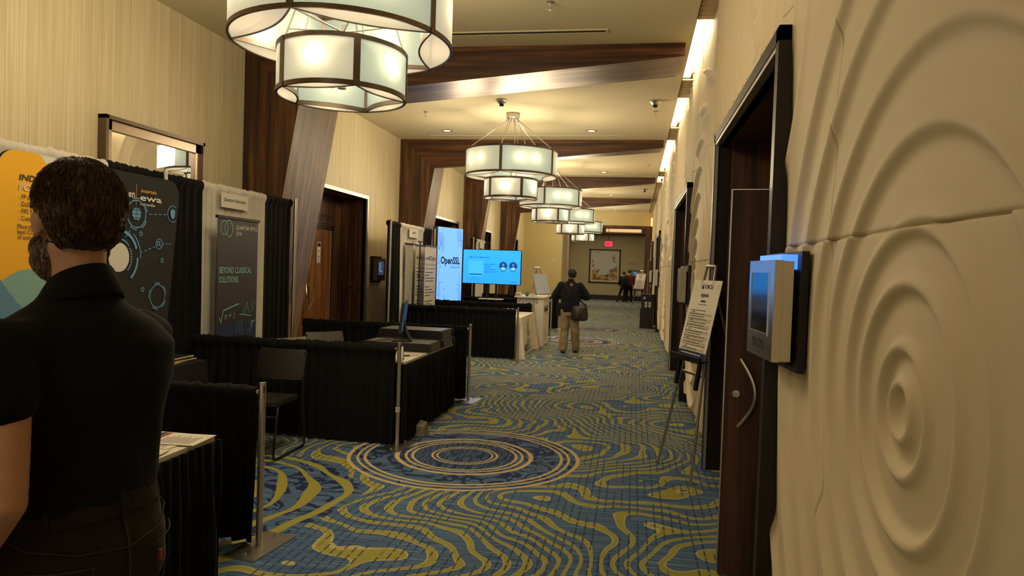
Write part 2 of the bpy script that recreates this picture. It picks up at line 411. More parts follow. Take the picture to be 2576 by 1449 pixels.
def remeshed(mb, name, mat, parent, voxel=.012, sm=4, disp=None):
    o = mb.build(name, mat, parent)
    r = o.modifiers.new('remesh', 'REMESH'); r.mode = 'VOXEL'; r.voxel_size = voxel; r.use_smooth_shade = True
    s = o.modifiers.new('smooth', 'SMOOTH'); s.factor = .5; s.iterations = sm
    par = o.parent; dg = bpy.context.evaluated_depsgraph_get()
    me = bpy.data.meshes.new_from_object(o.evaluated_get(dg)); me.name = name
    for md in list(o.modifiers): o.modifiers.remove(md)
    o.data = me; me.shade_smooth()
    if disp:
        for v in me.vertices: v.co = Vector(disp(v.co.copy(), v.normal))
    return o
def limb(mb, pts, rs, sq=None):
    """closed tapering limb with round ends"""
    pts = [Vector(p) for p in pts]
    P = [pts[0]]; R = [rs[0]]
    for i in range(1, len(pts)):
        for k in (1, 2, 3, 4):
            u = k / 4; P.append(pts[i - 1].lerp(pts[i], u)); R.append(rs[i - 1] * (1 - u) + rs[i] * u)
    mb.tube(P, R, 14); mb.ball(P[0], rs[0], n=8); mb.ball(P[-1], rs[-1], n=8)
def loft(mb, secs, n=28, mat=0):
    """closed body of elliptical sections (x,y,z centre, rx, ry[, rz turn, power])"""
    vs = []
    for sc in secs:
        cx, cy, cz, rx, ry = sc[:5]; tw = math.radians(sc[5]) if len(sc) > 5 else 0; pw = sc[6] if len(sc) > 6 else 1
        for j in range(n):
            t = 2 * PI * j / n; a, b = math.cos(t), math.sin(t)
            x = rx * math.copysign(abs(a) ** pw, a); y = ry * math.copysign(abs(b) ** pw, b)
            vs.append((cx + x * math.cos(tw) - y * math.sin(tw), cy + x * math.sin(tw) + y * math.cos(tw), cz))
    fs = [tuple(range(n))[::-1], tuple(range((len(secs) - 1) * n, len(secs) * n))]
    for i in range(len(secs) - 1):
        for j in range(n): fs.append((i * n + j, i * n + (j + 1) % n, (i + 1) * n + (j + 1) % n, (i + 1) * n + j))
    mb.add(vs, fs, mat); return mb
# ------------------------------------------------------------------ room shell
ZC = 4.2; XL = -4.8; YE = 30.9
o = MB().add([(-7, -7, 0), (2.2, -7, 0), (2.2, 46, 0), (-7, 46, 0)], [(0, 1, 2, 3)]).build('floor', M['carpet']); struct(o)
mb = MB(); mb.box((XL - .6, -7, ZC), (.525, YE, ZC + .1)); mb.box((.525, -7, 4.33), (.95, YE, 4.4)); mb.box((.519, -7, 4.2), (.525, YE, 4.33)); mb.box((-7, YE, 4.25), (1.2, 46, 4.35))
struct(mb.build('ceiling', M['ceil']))
# left wall with its door recesses
openL = [(9.6, 12.28), (16.5, 19.05), (20.9, 23.55), (26.5, 29.15)]
mb = MB(); y = -7
for a, b in openL:
    mb.box((XL - .06, y, 0), (XL, a, ZC)); mb.box((XL - .06, a, 2.8), (XL, b, ZC)); y = b
mb.box((XL - .06, y, 0), (XL, YE, ZC))
struct(mb.build('wall_left', M['paper']))
mb = MB(); y = -7
for a, b in openL + [(YE, YE)]: mb.box((XL, y, 0), (XL + .012, a, .13)); y = b
struct(mb.build('baseboard_left', M['darkframe']))
# end of the hall: wall beside and above the passage
mb = MB(); mb.box((XL, YE, 0), (-3.12, YE + .2, ZC)); mb.box((-3.12, YE, 3.62), (.95, YE + .2, ZC + .2)); mb.box((-3.3, YE + .2, 0), (-3.12, YE + 3.2, 4.25))
struct(mb.build('wall_end', M['paperflat']))
mb = MB(); mb.box((-3.10, YE - .02, 3.52), (.60, YE + .5, 3.62)); mb.box((.40, YE - .03, 0), (.62, YE + .5, 3.52)); struct(mb.build('trim_portal', M['wooddark']))
mb = MB(); mb.box((XL, YE - .012, 0), (-3.1, YE, .13)); mb.box((-3.12, YE, 0), (-3.108, YE + 3.2, .13)); struct(mb.build('baseboard_end', M['darkframe']))
mb = MB(); mb.box((-7, 42, 0), (1.2, 42.2, 4.25)); mb.box((-7, 41.3, 0), (-3.75, 42, 4.25)); mb.box((1.0, YE, 0), (1.2, 42, 4.25)); mb.box((-7, 34, 0), (-6.9, 42, 4.25))
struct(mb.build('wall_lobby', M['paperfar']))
mb = MB(); mb.box((-3.75, 41.97, 0), (1.0, 42, .27)); mb.box((-7, 41.27, 0), (-3.72, 41.3, .27)); struct(mb.build('baseboard_lobby', M['darkframe']))
mb = MB(); mb.box((-6.9, 41.2, 3.76), (1.0, 42, 3.84)); struct(mb.build('trim_lobby', M['wooddark']))
mb = MB(); mb.box((-1.7, 41.9, 3.95), (.3, 41.99, 4.12)); o = mb.build('cove_light', plain('lit_lobby_slot', (1, .7, .4), em=(1, .62, .30), es=.55)); tag(o, 'warm lit slot above the dark trim of the lobby end wall', 'light')
# folded wooden frames: column on the left wall running into a ceiling beam
def wood_fold(i, yb):
    root = thing('trim_%d' % i, None, None, kind='structure')
    A = (XL + .002, yb, ZC - .001); B = (.46, yb, ZC - .001); Cc = (.46, yb, 4.05); D = (-4.07, yb, 3.62); E = (-4.66, yb, 0); F = (XL + .002, yb, 0)
    c2 = (.42, yb + 1.35, 4.185); d2 = (-4.36, yb + 1.8, 3.87); e2 = (-4.77, yb + 1.3, 0)
    b2 = (.42, yb + 1.35, ZC - .001); a2 = (XL + .002, yb + 1.8, ZC - .001); f2 = (XL + .002, yb + 1.3, 0)
    mb = MB(); mb.add([A, B, Cc, D, c2, b2, a2, d2], [(0, 3, 2, 1), (1, 2, 4, 5), (5, 4, 7, 6), (0, 1, 5, 6)]); mb.build('beam_face', M['woodx'], root)
    mb = MB(); mb.add([A, D, E, F, a2, d2, e2, f2], [(0, 3, 2, 1), (4, 5, 6, 7), (3, 7, 6, 2)]); mb.build('column_face', M['woodv'], root)
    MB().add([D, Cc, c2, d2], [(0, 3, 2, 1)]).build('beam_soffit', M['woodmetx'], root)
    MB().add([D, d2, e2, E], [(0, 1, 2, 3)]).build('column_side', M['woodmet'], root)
for i, yb in enumerate((8.15, 14.07, 19.6, 25.2)): wood_fold(i + 1, yb)
# ------------------------------------------------------------------ relief wall on the right
openR = [(3.58, 6.25), (9.5, 12.46), (20.3, 23.2), (27.2, 30.2)]
XR = .69
_rad = np.array([0, .072, .165, .33, .475, .70, .93, 1.21, 1.50, 1.80, 2.12, 2.5, 9.0])
_cent = [(1.955, 1.315), (4.75, 3.15), (8.45, 1.35), (10.9, 3.55), (13.3, 1.0), (14.6, 3.1), (16.3, 1.6), (17.9, 3.2), (19.2, 1.2), (25.0, 2.0), (24.0, 3.6), (28.6, 3.4), (-1.2, 3.2)]
def relief(y, z):
    y = y + .016 * np.sin(2.1 * z + .8 * y) + .010 * np.sin(5.3 * z - 1.7 * y + 1)
    up = np.where(z > 1.79, 1.0, 0.0)
    y = y + up * .05; z = z - up * .02
    ds = [np.sqrt((y - a) ** 2 + (z - b) ** 2) for a, b in _cent]
    T = .11
    rho = np.maximum(-T * np.log(sum(np.exp(-d / T) for d in ds)), 0)
    k = np.clip(np.searchsorted(_rad, rho, side='right') - 1, 0, len(_rad) - 2)
    din = rho - _rad[k]; dout = _rad[k + 1] - rho; t = din / (_rad[k + 1] - _rad[k])
    w = .0165 + .016 * np.minimum(rho, 1.2); A = .016 * (.8 + .2 * np.sin(3.1 * y + 2 * z)); B = .024
    crest_in = np.where(k > 0, np.exp(-(din / w) ** 2), 0)
    h = -B * np.where(k > 0, t ** 1.4, .55) * (1 - np.exp(-(dout / w / 1.3) ** 2)) + A * (crest_in + np.exp(-(dout / w) ** 2))
    return h * np.where(rho > 2.5, .2, 1) * (1 + .7 * np.clip((y - 5.5) / 1.5, 0, 1)) + .006 * np.sin(1.9 * y + 1.1 * z) * np.cos(1.3 * z - .7 * y)
ys = np.concatenate([np.arange(.9, 3.6, .008), np.arange(3.6, 9.5, .016), np.arange(9.5, YE + .01, .035)])
seamy = [2.73, 6.9, 8.95, 13.4, 15.6, 17.8]; seamz = [1.79, 2.95]
ys = np.unique(np.round(np.concatenate([ys, *[[s - .004, s - .0015, s + .0015, s + .004] for s in seamy], [q for ab in openR for q in ab]]), 4))
zs = np.unique(np.round(np.concatenate([np.arange(.135, 4.33, .0105), *[[s - .004, s - .0015, s + .0015, s + .004] for s in seamz]]), 4))
Yg, Zg = np.meshgrid(ys, zs, indexing='ij')
seam_y = Yg + .07 * np.sin(2.4 * Zg + .5) - .0
Hh = relief(Yg, Zg)
g = np.zeros_like(Hh)
for s in seamz: g = np.maximum(g, np.clip(1 - np.abs(Zg - s) / .0045, 0, 1))
for s in seamy: g = np.maximum(g, np.clip(1 - np.abs(Yg - s) / .0045, 0, 1))
Xg = XR - Hh + .010 * g
ny, nz = Yg.shape
co = np.stack([Xg, Yg, Zg], -1).reshape(-1, 3)
idx = np.arange(ny * nz).reshape(ny, nz)
q = np.stack([idx[:-1, :-1], idx[:-1, 1:], idx[1:, 1:], idx[1:, :-1]], -1)
cy_ = (ys[:-1] + ys[1:])[:, None] / 2; cz_ = (zs[:-1] + zs[1:])[None, :] / 2
keep = np.ones((ny - 1, nz - 1), bool)
for a, b in openR: keep &= ~((cy_ > a) & (cy_ < b) & (cz_ < 2.8))
q = q[keep]
me = bpy.data.meshes.new('wall_right'); me.vertices.add(len(co)); me.vertices.foreach_set('co', co.ravel())
me.loops.add(q.size); me.loops.foreach_set('vertex_index', q.ravel().astype(np.int32)); me.polygons.add(len(q))
me.polygons.foreach_set('loop_start', np.arange(0, q.size, 4, dtype=np.int32))
me.update(calc_edges=True); me.materials.append(M['relief']); me.shade_smooth()
o = bpy.data.objects.new('wall_right', me); S.collection.objects.link(o); struct(o)
mb = MB(); y = .3
for a, b in openR + [(YE, YE)]: mb.box((.72, y, 0), (.735, a, .19)); y = b
o = mb.build('baseboard_right', plain('polished_metal_base', (.32, .30, .27), .12, 1, nz=.02)); struct(o)
# near end of the right wall, behind the camera
mb = MB(); mb.box((.75, -7, 0), (.8, 3.5, 4.35)); struct(mb.build('wall_right_back', M['relief']))
# ------------------------------------------------------------------ right doors
def door_leaf(root, hx, hy, ang, w, h, handle_side=1):
    """a leaf hinged at (hx, hy), running along ang"""
    lf = thing('door_leaf', None, None, (hx, hy, 0), ang); lf.parent = root
    MB().box((0, -.022, .012), (w, .022, h)).build('panel', M['wooddark'], lf)
    mb = MB(); mb.box((w - .001, -.0235, .012), (w + .006, .0235, h + .005)); mb.box((0, -.0235, h), (w, .0235, h + .005)); mb.build('metal_edge', M['silver'], lf)
    pts = [(w - .080 - .082 * math.sin(PI * k / 14) , 0, .83 + .37 * k / 14) for k in range(15)]
    for sd in (-1, 1):
        mb = MB(); mb.tube([(x, sd * (.03 + .045 * math.sin(PI * k / 14)), z) for k, (x, _, z) in enumerate(pts)], .011, 8)
        mb.build('pull_handle', M['steel'], lf, True)
        mb = MB(); mb.tube([(w - .062, sd * .022, 1.01), (w - .062, sd * .036, 1.01)], .02, 16); mb.tube([(w - .062, sd * .036, 1.01), (w - .062, sd * .040, 1.01)], .013, 12, 0); mb.build('lock', M['chrome'], lf, True)
    return lf
def right_door(i, a, b, leaf=True):
    root = thing('door_%d' % i, None, None, kind='structure')
    x0, x1 = .625, .70
    mb = MB()
    for y0, y1 in ((a - .045, a + .03), (b - .03, b + .045)): mb.box((x0, y0, 0), (x1 + .05, y1, 2.83))
    mb.box((x0, a - .045, 2.76), (x1 + .05, b + .045, 2.83)); mb.build('frame', M['darkframe'], root)
    mb = MB(); mb.box((x0 + .006, a + .03, 0), (x0 + .03, a + .04, 2.75)); mb.box((x0 + .006, b - .04, 0), (x0 + .03, b - .03, 2.75)); mb.box((x0 + .006, a + .04, 2.735), (x0 + .05, b - .04, 2.76)); mb.build('metal_bead', M['silver'], root)
    mb = MB(); mb.box((x1, a - .02, 0), (1.46, a + .02, 2.8)); mb.box((x1, b - .02, .3), (1.46, b + .02, 2.8)); mb.box((x1, a, 2.76), (1.46, b, 2.8)); mb.box((1.42, a, 2.25), (1.46, b, 2.8)); mb.box((1.42, a, 0), (1.46, a + .3, 2.25)); mb.box((1.42, b - .3, 0), (1.46, b, 2.25)); mb.build('wood_reveal', M['wooddark'], root)
    MB().box((x1, b - .025, 0), (1.46, b + .02, .3)).build('kick_plate', M['black'], root)
    MB().box((1.5, a, 0), (1.52, b, 2.8)).build('dark_room_beyond', M['black'], root)  # black sheet standing in for the darkness behind the doors
    if leaf: door_leaf(root, 1.40, a + .33, PI - .175, .90, 2.115)
    lf = door_leaf(root, 1.41, b - .32, -PI / 2, 1.02, 2.18)
    return root
right_door(1, *openR[0]); right_door(2, *openR[1], leaf=False); right_door(3, *openR[2], leaf=False); right_door(4, *openR[3])
# ------------------------------------------------------------------ left doors, meeting room entrance
def left_door(i, a, b, detail=True):
    root = thing('door_%d' % i, None, None, kind='structure'); xb = -5.27
    mb = MB(); mb.box((xb, a - .01, 0), (XL, a, 2.8)); mb.box((xb, b, 0), (XL, b + .01, 2.8)); mb.box((xb, a, 2.8), (XL, b, 2.81))
    mb.box((xb - .03, b - .36, 0), (xb, b, 2.8)); mb.box((xb - .03, a, 0), (xb, a + .36, 2.8)); mb.box((xb - .03, a + .36, 2.28), (xb, b - .36, 2.8)); mb.build('wood_reveal', M['woodv'], root)
    mb = MB(); mb.box((XL, a - .05, 0), (XL + .03, a, 2.86)); mb.box((XL, b, 0), (XL + .03, b + .05, 2.86)); mb.box((XL, a, 2.80), (XL + .03, b, 2.86)); mb.build('frame', M['silver'], root)
    mb = MB(); mb.box((XL + .001, b - .03, 0), (XL + .02, b, 2.8)); mb.box((XL + .001, a, 0), (XL + .02, a + .03, 2.8)); mb.build('inner_bead', M['darkframe'], root)
    mb = MB(); mb.box((xb - .01, a + .36, 0), (xb + .015, a + .41, 2.28)); mb.box((xb - .01, b - .41, 0), (xb + .015, b - .36, 2.28)); mb.box((xb - .01, a + .36, 2.2), (xb + .015, b - .36, 2.28)); mb.build('door_frame', M['black'], root)
    c = (a + b) / 2
    for sd in (-1, 1):
        lf = thing('door_leaf', None, None); lf.parent = root
        y0, y1 = (c + .004, b - .41) if sd > 0 else (a + .41, c - .004)
        MB().box((xb - .02, y0, .01), (xb + .005, y1, 2.2)).build('panel', M['woodd'], lf)
        ye = y1 if sd > 0 else y0
        MB().box((xb - .02, ye - .008 * (sd > 0), .01), (xb + .008, ye + .008 * (sd < 0), 2.2)).build('metal_edge', M['silver'], lf)
        pts = [(xb + .02 + .05 * math.sin(PI * k / 14), c + sd * (.045 + .085 * math.sin(PI * k / 14)), .86 + .42 * k / 14) for k in range(15)]
        MB().tube(pts, .011, 8).build('pull_handle', M['steel'], lf, True)
        if sd > 0 and detail: MB().tube([(xb + .005, c + .055, 1.07), (xb + .02, c + .055, 1.07)], .022, 14).build('lock', M['chrome'], lf, True)
    return root
d5 = left_door(5, *openL[0])
for i in (1, 2, 3): left_door(5 + i, *openL[i], detail=False)
# raised room name over the double door, card on the door, wall outlet
mb = MB(frame((-5.268, 11.24, 2.36), (0, 1, 0), (0, 0, 1))); mb.text('STUDIO D', 0, 0, .125, z=.012, ex=.012, width=.68, bold=.012); mb.rect(-.1, -.05, .70, -.038, z=.012)
mb.box((-.1, -.05, 0), (.70, -.038, .02)); o = mb.build('room_sign', M['bronze']); tag(o, 'raised metal letters STUDIO D on the wood above the double door', 'sign')
t = thing('notice_card', 'small framed white notice card fixed to the wooden double door', 'sign', (-5.262, 11.36, 1.62))
F_ = frame((0, 0, 0), (0, 1, 0), (0, 0, 1))
MB(F_).box((-.075, 0, 0), (.075, .36, .004)).build('card', M['paperw'], t)
mb = MB(F_); mb.rect(-.062, .28, .062, .345, 0, .006); mb.line([(-.066, .01), (-.066, .27)], .006, 0, .006); mb.line([(.066, .01), (.066, .27)], .006, 0, .006); mb.line([(-.066, .013), (.066, .013)], .012, 0, .006)
for z in (.215, .19, .12, .105, .09): mb.rect(-.03, z, .03, z + .009, 0, .006)
mb.rect(-.03, .05, .03, .065, 0, .006); mb.build('print', M['ink'], t)
t = thing('wall_outlet', 'square metal outlet plate with black insert on the studio door reveal', 'outlet', (-5.04, 12.279, 1.2))
F_ = frame((0, 0, 0), (1, 0, 0), (0, 0, 1)); MB(F_).rbox((-.065, -.065, -.0), (.065, .065, .008), .01).build('plate', M['bronze'], t); MB(F_).rbox((-.04, -.032, .008), (.04, .032, .014), .008).build('insert', M['black'], t)
# ------------------------------------------------------------------ ceiling: cove, diffusers, downlights, sprinklers, detectors
lit = [(7.5, 9.79, 'nearest and longest-looking'), (10.79, 13.0, 'second'), (14.17, 18.5, 'third'), (19.5, 20.7, 'short fourth')]
def slats(y0, y1):
    mb = MB(); y = y0
    while y < y1: mb.box((.53, y, 4.215), (.70, min(y + .105, y1), 4.235)); mb.box((.53, y + .10, 4.235), (.70, y + .125, 4.26)); y += .125
    return mb
for k, (a, b) in enumerate([(2.5, 7.5), (9.79, 10.79), (13.0, 14.17), (18.5, 19.5), (20.7, 30.8)]):
    o = slats(a, b).build('cove_baffle', plain('tan_baffle', (.45, .34, .17), .6) if k == 0 else bpy.data.materials['tan_baffle'])
    tag(o, 'tan slatted ceiling slot baffle, ' + ('nearest the camera' if k == 0 else 'between the %s lit cove strips' % ('first and second' if k == 1 else 'second and third' if k == 2 else 'third and fourth') if k < 4 else 'beyond the last lit strip'), 'baffle', 'slatted baffles in the ceiling slot')
for a, b, w in lit:
    o = MB().box((.535, a, 4.25), (.63, b, 4.29)).build('cove_lamp', M['cove'])
    tag(o, 'glowing white cove lamp strip above the relief wall, %s strip from the camera' % {'nearest and longest-looking': 'first'}.get(w, w.replace('short ', '')), 'light', 'lit strips in the ceiling slot')
def diffuser(x0, x1, y, lab):
    t = thing('air_diffuser', lab, 'air vent', group='slot air diffusers in the ceiling')
    mb = MB(); mb.box((x0 - .03, y - .055, ZC - .010), (x1 + .03, y - .034, ZC)); mb.box((x0 - .03, y + .034, ZC - .010), (x1 + .03, y + .055, ZC)); mb.box((x1, y - .034, ZC - .010), (x1 + .03, y + .034, ZC)); mb.box((x0 - .03, y - .034, ZC - .010), (x0, y + .034, ZC)); mb.build('rim', M['ceil'], t)
    MB().box((x0, y - .034, ZC - .006), (x1, y + .034, ZC)).build('slot', M['black'], t)
for k, y in enumerate((7.7, 13.7, 19.1, 24.75, 30.4)):
    diffuser(-4.02, -.4, y, 'long thin ceiling air slot ' + ('in front of the nearest wooden beam', 'in front of the second wooden beam', 'in front of the third wooden beam', 'in front of the fourth wooden beam', 'next to the end wall of the hall')[k])
dl = thing('downlight', '', 'light', group='recessed ceiling downlights')
MB().lathe([(.075, 0), (.095, 0), (.097, -.006), (.075, -.008), (.072, 0)], 28).build('trim_ring', M['bronze'], dl, True); MB().lathe([(0, -.003), (.075, -.003)], 28).build('lens', M['down'], dl)
first = True
for k, y in enumerate((13.15, 18.62, 24.2, 29.74)):
    for x in (-3.58, -.87):
        if x < -2 and k: continue
        lab = 'round warm recessed downlight ' + ('left of the second chandelier near the left wall' if x < -2 else 'right of the chandeliers in front of the %s' % ('second beam', 'third beam', 'fourth beam', 'end wall')[k])
        if first: dl.location = (x, y, ZC); dl['label'] = lab; first = False
        else: dup(dl, (x, y, ZC), label=lab)
        d = bpy.data.lights.new('downlight_beam', 'SPOT'); d.energy = 45; d.color = (1, .75, .45); d.spot_size = 1.9; d.spot_blend = .8; d.shadow_soft_size = .06
        lo = bpy.data.objects.new('downlight_beam', d); S.collection.objects.link(lo); lo.location = (x, y, ZC - .02)
sp = thing('sprinkler', '', 'sprinkler', group='fire sprinklers on the ceiling')
MB().lathe([(0, 0), (.036, 0), (.04, -.006), (.03, -.010), (.012, -.012), (.010, -.035), (0, -.035)], 16).build('escutcheon', M['silver'], sp, True)
mb = MB(); mb.tube([(.012, 0, -.03), (.016, 0, -.05), (.004, 0, -.068)], .003, 6); mb.tube([(-.012, 0, -.03), (-.016, 0, -.05), (-.004, 0, -.068)], .003, 6); mb.lathe([(0, -.068), (.018, -.070), (.018, -.073), (0, -.074)], 12); mb.build('deflector', M['steel'], sp, True)
spots = [((-.89, 6.85, ZC), 'at the top edge, before the nearest beam'), ((-3.52, 11.55, ZC), 'left of the second chandelier canopy'), ((.24, 11.57, ZC), 'by the cove behind the right detector'), ((.18, 9.0, 4.155), 'under the nearest wooden beam soffit'), ((.24, 17.3, ZC), 'by the cove between second and third beam'), ((.24, 20.2, 4.13), 'under the third wooden beam soffit'), ((.24, 28.0, ZC), 'by the cove in the farthest bay')]
for k, (p, w) in enumerate(spots):
    if k == 0: sp.location = p; sp['label'] = 'small metal fire sprinkler ' + w
    else: dup(sp, p, label='small metal fire sprinkler ' + w)
sm = thing('ceiling_detector', '', 'smoke detector', group='cone detectors on the ceiling')
MB().lathe([(0, 0), (.085, 0), (.09, -.01), (.075, -.02), (.05, -.055), (.047, -.06), (0, -.06)], 24).build('cone_body', M['silver'], sm, True); MB().lathe([(0, -.058), (.036, -.058), (.036, -.085), (.026, -.095), (0, -.095)], 16).build('sensor', M['blackmet'], sm, True)
for k, (p, w) in enumerate([((-2.09, 10.77, ZC), 'just before the second chandelier canopy'), ((.21, 10.88, ZC), 'near the cove, behind the nearest beam'), ((.21, 22.3, ZC), 'near the cove, behind the third beam')]):
    if k == 0: sm.location = p; sm['label'] = 'cone shaped ceiling detector ' + w
    else: dup(sm, p, label='cone shaped ceiling detector ' + w)
# ------------------------------------------------------------------ chandeliers
def drum(root, name, R, z0, z1, rot, n=5, sag=.30):
    dr = thing(name, None, None); dr.parent = root
    da = 2 * PI / n; bw = .030; bt = .016
    fr = MB()
    for i in range(n):
        a0 = rot + i * da; a1 = a0 + da
        def outer(t, r=R): a = a0 + (a1 - a0) * t; return r * math.cos(a), r * math.sin(a)
        p0 = Vector(outer(0)); p1 = Vector(outer(1)); ch = p1 - p0; inn = Vector((-ch.y, ch.x)).normalized()
        if inn.dot(-p0) < 0: inn = -inn
        def inner(t): q = p0 + ch * t + inn * (sag * .62 * ch.length * math.sin(PI * t) * .5); return q.x, q.y
        K = 14
        g = MB(); g.grid([[(*outer(k / K, R - .006), z0 + bw), (*outer(k / K, R - .006), z1 - bw)] for k in range(K + 1)])
        g.build('glass_panel', M['glassw'] if (i % 5) in (0, 2, 3) else M['glassg'], dr, True)
        g = MB(); g.grid([[(*inner(k / K), z0 + bw * .8), (*inner(k / K), z1 - bw * .8)] for k in range(K + 1)]); g.build('inner_glass', M['glassg'], dr, True)
        g = MB(); vs = [(*outer(k / K, R - .02), z0 + .006) for k in range(K + 1)] + [(*inner(k / K), z0 + .006) for k in range(K, -1, -1)]
        g.add(vs, [tuple(range(len(vs)))[::-1]]); g.build('diffuser', M['diff'], dr)
        # post and flat bars
        c, s_ = math.cos(a0), math.sin(a0); Mx = frame((R * c, R * s_, 0), (-s_, c, 0), (0, 0, 1))
        fr.box((-bw * .72, z0, -bt), (bw * .72, z1, .004), 0, Mx)
        for zz in (z0, z1 - bw):
            for fn, w in ((lambda t: outer(t, R), bt), (inner, bt * .8)):
                P = []
                for k in range(K + 1):
                    x, y = fn(k / K); x2, y2 = (x - w * x / R, y - w * y / R) if fn is not inner else (x + inn.x * w, y + inn.y * w)
                    P.append([(x, y, zz), (x, y, zz + bw), (x2, y2, zz + bw), (x2, y2, zz), (x, y, zz)])
                fr.grid(P)
    fr.build('metal_frame', M['bronze'], dr, True, 30)
    return dr
def chandelier(loc, label, rot):
    root = thing('chandelier', label, 'chandelier', loc, rot, 'two-tier drum chandeliers down the hall')
    MB().lathe([(0, 0), (.105, 0), (.11, -.01), (.11, -.075), (.10, -.085), (0, -.085)], 28).build('canopy', M['silver'], root, True)
    R1, R2 = .76, .445; zt1, zb1, zt2, zb2 = -.62, -1.05, -1.08, -1.41
    for i in range(5):
        a = i * 2 * PI / 5; b = a + PI / 5
        for (ang, R, zt, r0) in ((a, R1, zt1, .06), (b, R2, zt2, .075)):
            mb = MB(); p0 = Vector((r0 * math.cos(ang), r0 * math.sin(ang), -.085)); p1 = Vector(((R - .02) * math.cos(ang), (R - .02) * math.sin(ang), zt)); d = (p1 - p0).normalized()
            mb.tube([p0 + d * .06, p1], .0055, 6); mb.tube([p0, p0 + d * .03], .009, 6)
            for q in (p0 + d * .04, p0 + d * .055):
                mb.ball(q, .011, n=4)
            mb.build('hanging_rod', M['steel'], root, True)
    drum(root, 'upper_drum', R1, zb1, zt1, 0); drum(root, 'lower_drum', R2, zb2, zt2, PI / 5)
    mb = MB(); mb.lathe([(0, -1.34), (.03, -1.34), (.03, -1.30), (.012, -1.28), (.012, -.9), (0, -.9)], 12)
    for i in range(5):
        a = i * 2 * PI / 5 + PI / 5
        mb.tube([(0, 0, -.95), (.62 * math.cos(a), .62 * math.sin(a), -.84)], .006, 6)
        mb.tube([(0, 0, -1.28), (.33 * math.cos(a + PI / 5), .33 * math.sin(a + PI / 5), -1.26)], .006, 6)
    mb.build('lamp_arms', M['steel'], root, True)
    mb = MB()
    for i in range(5):
        for off in (-.17, .17):
            a = i * 2 * PI / 5 + PI / 5 + off; x, y = .64 * math.cos(a), .64 * math.sin(a)
            MB().ball((x, y, -.82), (.024, .024, .036), n=7).build('bulb', M['bulb'], root, True)
        a = i * 2 * PI / 5; x, y = .35 * math.cos(a), .35 * math.sin(a)
        MB().ball((x, y, -1.23), (.024, .024, .036), n=7).build('bulb', M['bulb'], root, True)
    d = bpy.data.lights.new('chandelier_glow', 'POINT'); d.energy = 31; d.color = (1, .83, .58); d.shadow_soft_size = .10
    lo = bpy.data.objects.new('chandelier_glow', d); S.collection.objects.link(lo); lo.parent = root; lo.location = (0, 0, -.72)
    d = bpy.data.lights.new('chandelier_downlight', 'SPOT'); d.energy = 80; d.color = (1, .82, .54); d.shadow_soft_size = .3; d.spot_size = 2.9; d.spot_blend = 1  # added spot below the drums, lights the room without hitting the shades
    lo = bpy.data.objects.new('chandelier_downlight', d); S.collection.objects.link(lo); lo.parent = root; lo.location = (0, 0, -1.44)
    for i in range(5):
        d = bpy.data.lights.new('panel_glow', 'POINT') if i == 0 else d
        if i == 0: d.energy = 2.6; d.color = (1, .84, .56); d.shadow_soft_size = .03
        for r, z, o_ in ((.66, -.82, PI / 5 + .15), (.66, -.82, PI / 5 - .2), (.385, -1.23, 0)):
            a = i * 2 * PI / 5 + o_
            lo = bpy.data.objects.new('panel_glow', d); S.collection.objects.link(lo); lo.parent = root; lo.location = (r * math.cos(a), r * math.sin(a), z)
    d = bpy.data.lights.new('drum_side_glow', 'AREA'); d.energy = 12; d.color = (1, .83, .56); d.shape = 'RECTANGLE'; d.size = .72; d.size_y = .38
    for i in range(5):      # area lamps added outside the panels to brighten the walls
        a = (i + .5) * 2 * PI / 5; lo = bpy.data.objects.new('drum_side_glow', d); S.collection.objects.link(lo); lo.parent = root
        lo.location = (.79 * math.cos(a), .79 * math.sin(a), -.835); lo.rotation_euler = (PI / 2, 0, a - PI / 2)
    return root
ch = chandelier((-2.06, 4.75, ZC), 'nearest two-tier round frosted glass chandelier, cut by the top edge', math.radians(-19))
for k, y in enumerate((11.7, 17.3, 22.9, 28.5)):
    dup(ch, (-2.07, y, ZC), math.radians((-21, -22, -16, -20)[k]), 'two-tier round frosted glass chandelier, %s from the camera' % ('second', 'third', 'fourth', 'fifth and farthest')[k])
# ------------------------------------------------------------------ mirror on the left wall
t = thing('wall_mirror', 'bronze framed mirror on the left wall, reflecting the relief wall', 'mirror', (XL, 6.49, 0))
mb = MB(); y0, y1, z0, z1 = -.75, .75, 1.25, 2.91
for a, b in (((0, y0, z0), (.085, y0 + .035, z1)), ((0, y1 - .035, z0), (.085, y1, z1)), ((0, y0, z1 - .035), (.085, y1, z1)), ((0, y0, z0), (.085, y1, z0 + .035))): mb.box(a, b)
mb.build('outer_frame', M['bronze'], t)
mb = MB()
for a, b in (((0, y0 + .035, z0), (.05, y0 + .115, z1 - .035)), ((0, y1 - .115, z0), (.05, y1 - .035, z1 - .035)), ((0, y0 + .035, z1 - .125), (.05, y1 - .035, z1 - .035)), ((0, y0 + .035, z0 + .035), (.05, y1 - .035, z0 + .115))): mb.box(a, b)
mb.build('inner_frame', plain('pewter_frame', (.36, .28, .21), .3, .9), t)
MB().box((0, y0 + .1, z0 + .1), (.02, y1 - .1, z1 - .1)).build('glass', M['mirror'], t)
